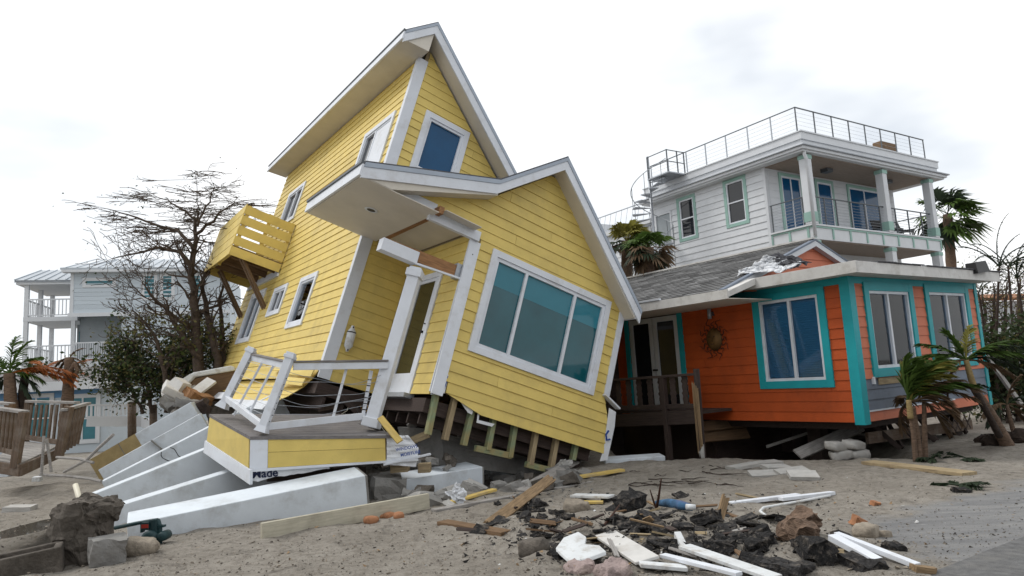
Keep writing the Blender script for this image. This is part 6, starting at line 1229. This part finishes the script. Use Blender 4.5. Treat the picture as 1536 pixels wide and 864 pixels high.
# stones
for i, (x, y, s_, m, lab) in enumerate(((866, 766, .22, 'stone', 'grey-tan boulder at the back of the asphalt heap'), (1300, 803, .20, 'stone', 'grey stone on the sand beside the long batten'), (1325, 804, .10, 'stone', 'small stone next to the grey stone'), (800, 828, .20, 'old_concrete', 'dark mossy stone at the front edge of the heap'))): chunk('stone', (s_*1.4, s_, s_*.75), rotm(drop(x, y, s_*.7), .1, .1, i), m, 440+i, .16, 5, squash=.55, smooth=True, label=lab, cat='stone')
for i, (x, y, s_) in enumerate(((557, 783, .13), (583, 776, .11), (598, 777, .12), (570, 777, .09))): chunk('clay_lump', (s_*1.4, s_, s_*.8), rotm(drop(x, y, s_*.7), 0, 0, i), 'clay', 450+i, .12, 4, squash=.75, smooth=True, label=['largest brown clay lump beside the cream board', 'rounded clay lump above the end of the cream board', 'clay lump touching the cream board end', 'smallest clay lump between the others'][i], cat='stone', group='brown clay lumps')
chunk('brick_fragment', (.14, .09, .10), rotm(drop(1288, 787, .1), .3, .5, .4), 'clay', 460, .2, 2, label='orange brick fragment alone on the sand', cat='brick'); chunk('brick_fragment', (.10, .07, .05), rotm(drop(1313, 757, .05), .3, .2, .4), 'clay', 461, .2, 2, label='small red brick chip further up the sand', cat='brick')
# log and stump
chunk('broken_log', (.46, .17, .17), rotm(sit(1198, 806, .09), .2, -.25, .55), 'palm_bark', 471, .3, 8, squash=.3, label='thick broken log end lying on black asphalt', cat='log')
chunk('log_bark', (.26, .18, .17), rotm(sit(1205, 812, .07), .3, .2, .5), 'palm_bark', 470, .3, 6, squash=.4, label='rough brown log chunk beside the black slab', cat='log')
plank('stump_post', sit(1078, 780, -.02), sit(1090, 780, .20), .07, .05, 'split_wood', None, up=(0, -1, 0), ragged=.05, label='short splintered brown post standing in the heap', cat='post')
MB().tube([sit(985, 764, .07), sit(1005, 767, .09), sit(1024, 771, .09), sit(1040, 772, .07)], [.03, .05, .05, .035], 8).build('rolled_cloth', mat('teal_cloth', (.05, .12, .22), .9, .5, 9, .4, 30, dirt=(.2, .1, .2), damt=.7), None, smooth=True, label='teal and purple rolled cloth in the debris heap', cat='cloth')
MB().tube([sit(1030, 772, .08), sit(1044, 773, .08)], .03, 8).build('white_bottle', 'foam_white', None, smooth=True, label='white bottle end beside the rolled cloth', cat='bottle')
for i, (a, b_, r_) in enumerate((((984, 766, 0), (996, 770, .36), .018), ((986, 768, 0), (978, 770, .24), .014), ((905, 790, .0), (930, 775, .12), .016))): MB().tube([sit(a[0], a[1], a[2]), sit(*a[:2]).lerp(sit(*b_[:2]), .5)+Vector((0, 0, b_[2]*.45)), sit(*b_[:2], b_[2])], [r_, r_*.8, r_*.4], 6).build('root_stick', 'rust', None, label=['tall reddish root stick rising from the heap', 'shorter reddish root stick beside the tall one', 'reddish root stick lying among asphalt lumps'][i], cat='stick')
# twigs on the sand
rt = random.Random(5)
for i in range(22):
    x, y = rt.uniform(935, 1085), rt.uniform(698, 730); a = rt.uniform(-.4, .4); l = rt.uniform(15, 50); P = [sit(x+l*k/4, y+math.sin(a)*l*k/10+rt.uniform(-1.5, 1.5), .012) for k in range(5)]
    MB().tube(P, [.008, .007, .006, .004, .002], 4).build('twig', 'dark_bark', None, label='thin dark twig washed up on the sand before the porch', cat='twig', group='washed-up twigs')
# palm litter
for i, (x, y) in enumerate(((1450, 690), (1400, 690), (1440, 730))):
    T_ = empty('leaf_litter', Matrix.Translation(sit(x, y, .02)), label=['dark leaf litter beside the wide plank tip', 'dark leaf litter round the foot of the small palm', 'dark scrap of leaves alone on the open sand'][i], cat='leaf litter')
    for k in range(6): frond(T_, (0, 0, 0), (rt.uniform(-1, 1), rt.uniform(-1, 1), .12), .3, .6, (0, 0, 0), 'frond_dark', .12, 8)
# broken asphalt
def asph(x, y, s_, lab, grp, seed, flat=.55, lift=0.): return chunk('asphalt_chunk', (s_*rt.uniform(1, 1.6), s_, s_*flat), rotm(drop(x, y, s_*flat, .38)+Vector((0, 0, lift)), rt.uniform(-.5, .5), rt.uniform(-.5, .5), rt.uniform(0, 6)), 'asphalt', seed, .38, 3, label=lab, cat='asphalt', group=grp)
asph(945, 768, .22, 'biggest upright black asphalt chunk behind the heap', None, 500, .9, .08); asph(975, 782, .18, 'flat black asphalt chunk before the rolled cloth', None, 501); asph(935, 790, .15, 'squarish black asphalt lump below the upright chunk', None, 502, .8)
for i in range(3): asph(1180-i*30, 854-i*5, .30-.04*i, ['broad black asphalt slab below the broken log', 'black asphalt slab between the log and white board', 'dark asphalt slab beside the wide white board'][i], None, 510+i, .3)
asph(1225, 838, .22, 'thick black asphalt wedge against the white batten', None, 515, .7, .05); asph(1295, 852, .2, 'black asphalt lump under the shorter white batten', None, 516)
asph(1442, 738, .12, 'single black lump far out on the open sand', None, 517); asph(1340, 823, .13, 'black lump at the edge of the silt shelf', None, 518); asph(1266, 810, .14, 'black lump beside the grey stone', None, 519)
for i in range(42):
    u = rt.random(); x = rt.gauss(970, 125); y = rt.gauss(800, 28)
    if not 760 < x < 1240: continue
    asph(x, max(752, min(850, y)), rt.choice([.05, .06, .08, .1, .14])*rt.uniform(.8, 1.2), 'small black asphalt lump in the sandy heap', 'asphalt lumps in the heap', 530+i)
for i in range(26): asph(rt.gauss(800, 26), rt.gauss(782, 16), rt.uniform(.06, .14), 'black asphalt crumb beside the splintered plank', 'asphalt crumbs by the splintered plank', 620+i, .5)
for i in range(24): asph(rt.gauss(1090, 55), rt.gauss(812, 14), rt.uniform(.08, .17), 'black asphalt lump between the brown post and the log', 'asphalt lumps near the log', 660+i, .6)
# short splinters and shards through the heap
for i in range(46):
    x, y = rt.gauss(960, 120), min(856, max(748, rt.gauss(795, 26))); l = rt.uniform(.10, .34); a = rt.uniform(0, 6.28); p = sit(x, y, .03); d_ = Vector((math.cos(a), math.sin(a), rt.uniform(-.15, .35)))*l
    plank('splinter', p, p+d_, rt.uniform(.02, .06), rt.uniform(.008, .02), rt.choice(['split_wood', 'grey_wood', 'dark_wood', 'tan_wood', 'bracket_wood']), None, roll=rt.uniform(-1, 1), ragged=.03, label='short broken wood splinter strewn in the sandy heap', cat='splinter', group='splinters in the heap')
for i in range(40):
    x, y = rt.gauss(980, 130), min(856, max(746, rt.gauss(797, 26))); s_ = rt.uniform(.08, .2)
    chunk('asphalt_shard', (s_*1.5, s_, s_*.14), rotm(sit(x, y, .02), rt.uniform(-.5, .5), rt.uniform(-.5, .5), rt.uniform(0, 6)), 'asphalt', 800+i, .6, 2, label='thin flat black asphalt shard in the sandy heap', cat='asphalt', group='asphalt shards in the heap')
# grit too small to count
def grit(name, n, region, smin, smax, mt, lab, cat, seed):
    r_ = random.Random(seed); b = MB()
    for _ in range(n):
        x, y = region(r_); p = sit(x, y); s_ = smin*(smax/smin)**(r_.random()**2.2); v = [p+Vector((r_.uniform(-1, 1), r_.uniform(-1, 1), r_.uniform(-.4, .8)))*s_ for _ in range(4)]
        i0 = len(b.v); b.v += [tuple(q) for q in v]; b.f += [(i0, i0+1, i0+2), (i0, i0+2, i0+3), (i0, i0+3, i0+1), (i0+1, i0+3, i0+2)]
    b.build(name, mt, None, label=lab, cat=cat, kind='stuff', fix=False)
grit('asphalt_crumbs', 3800, lambda r: (min(1330, max(700, r.gauss(980, 130))), min(862, max(742, r.gauss(800, 26)))), .008, .055, 'asphalt', 'black asphalt crumbs scattered through the sandy heap', 'gravel', 1)
grit('pebbles', 6000, lambda r: (r.uniform(-20, 1540), 690+174*r.random()**.7), .006, .028, 'stone', 'small pale pebbles and shell bits over the sand', 'gravel', 2)
grit('dark_grit', 5000, lambda r: (r.uniform(-20, 1540), 690+174*r.random()**.7), .006, .026, 'old_concrete', 'small dark grit and leaf bits over the sand', 'gravel', 3)
grit('white_chips', 260, lambda r: (r.gauss(900, 260), 715+140*r.random()), .006, .03, 'foam_white', 'small white paint chips strewn over the sand', 'chips', 4)
grit('wood_chips', 300, lambda r: (r.gauss(850, 240), 715+140*r.random()), .01, .04, 'split_wood', 'small wood splinters strewn over the sand', 'chips', 5)
grit('concrete_crumbs', 900, lambda r: (r.uniform(560, 900), r.uniform(700, 756)), .01, .05, 'concrete', 'grey concrete crumbs below the torn wing', 'gravel', 6)
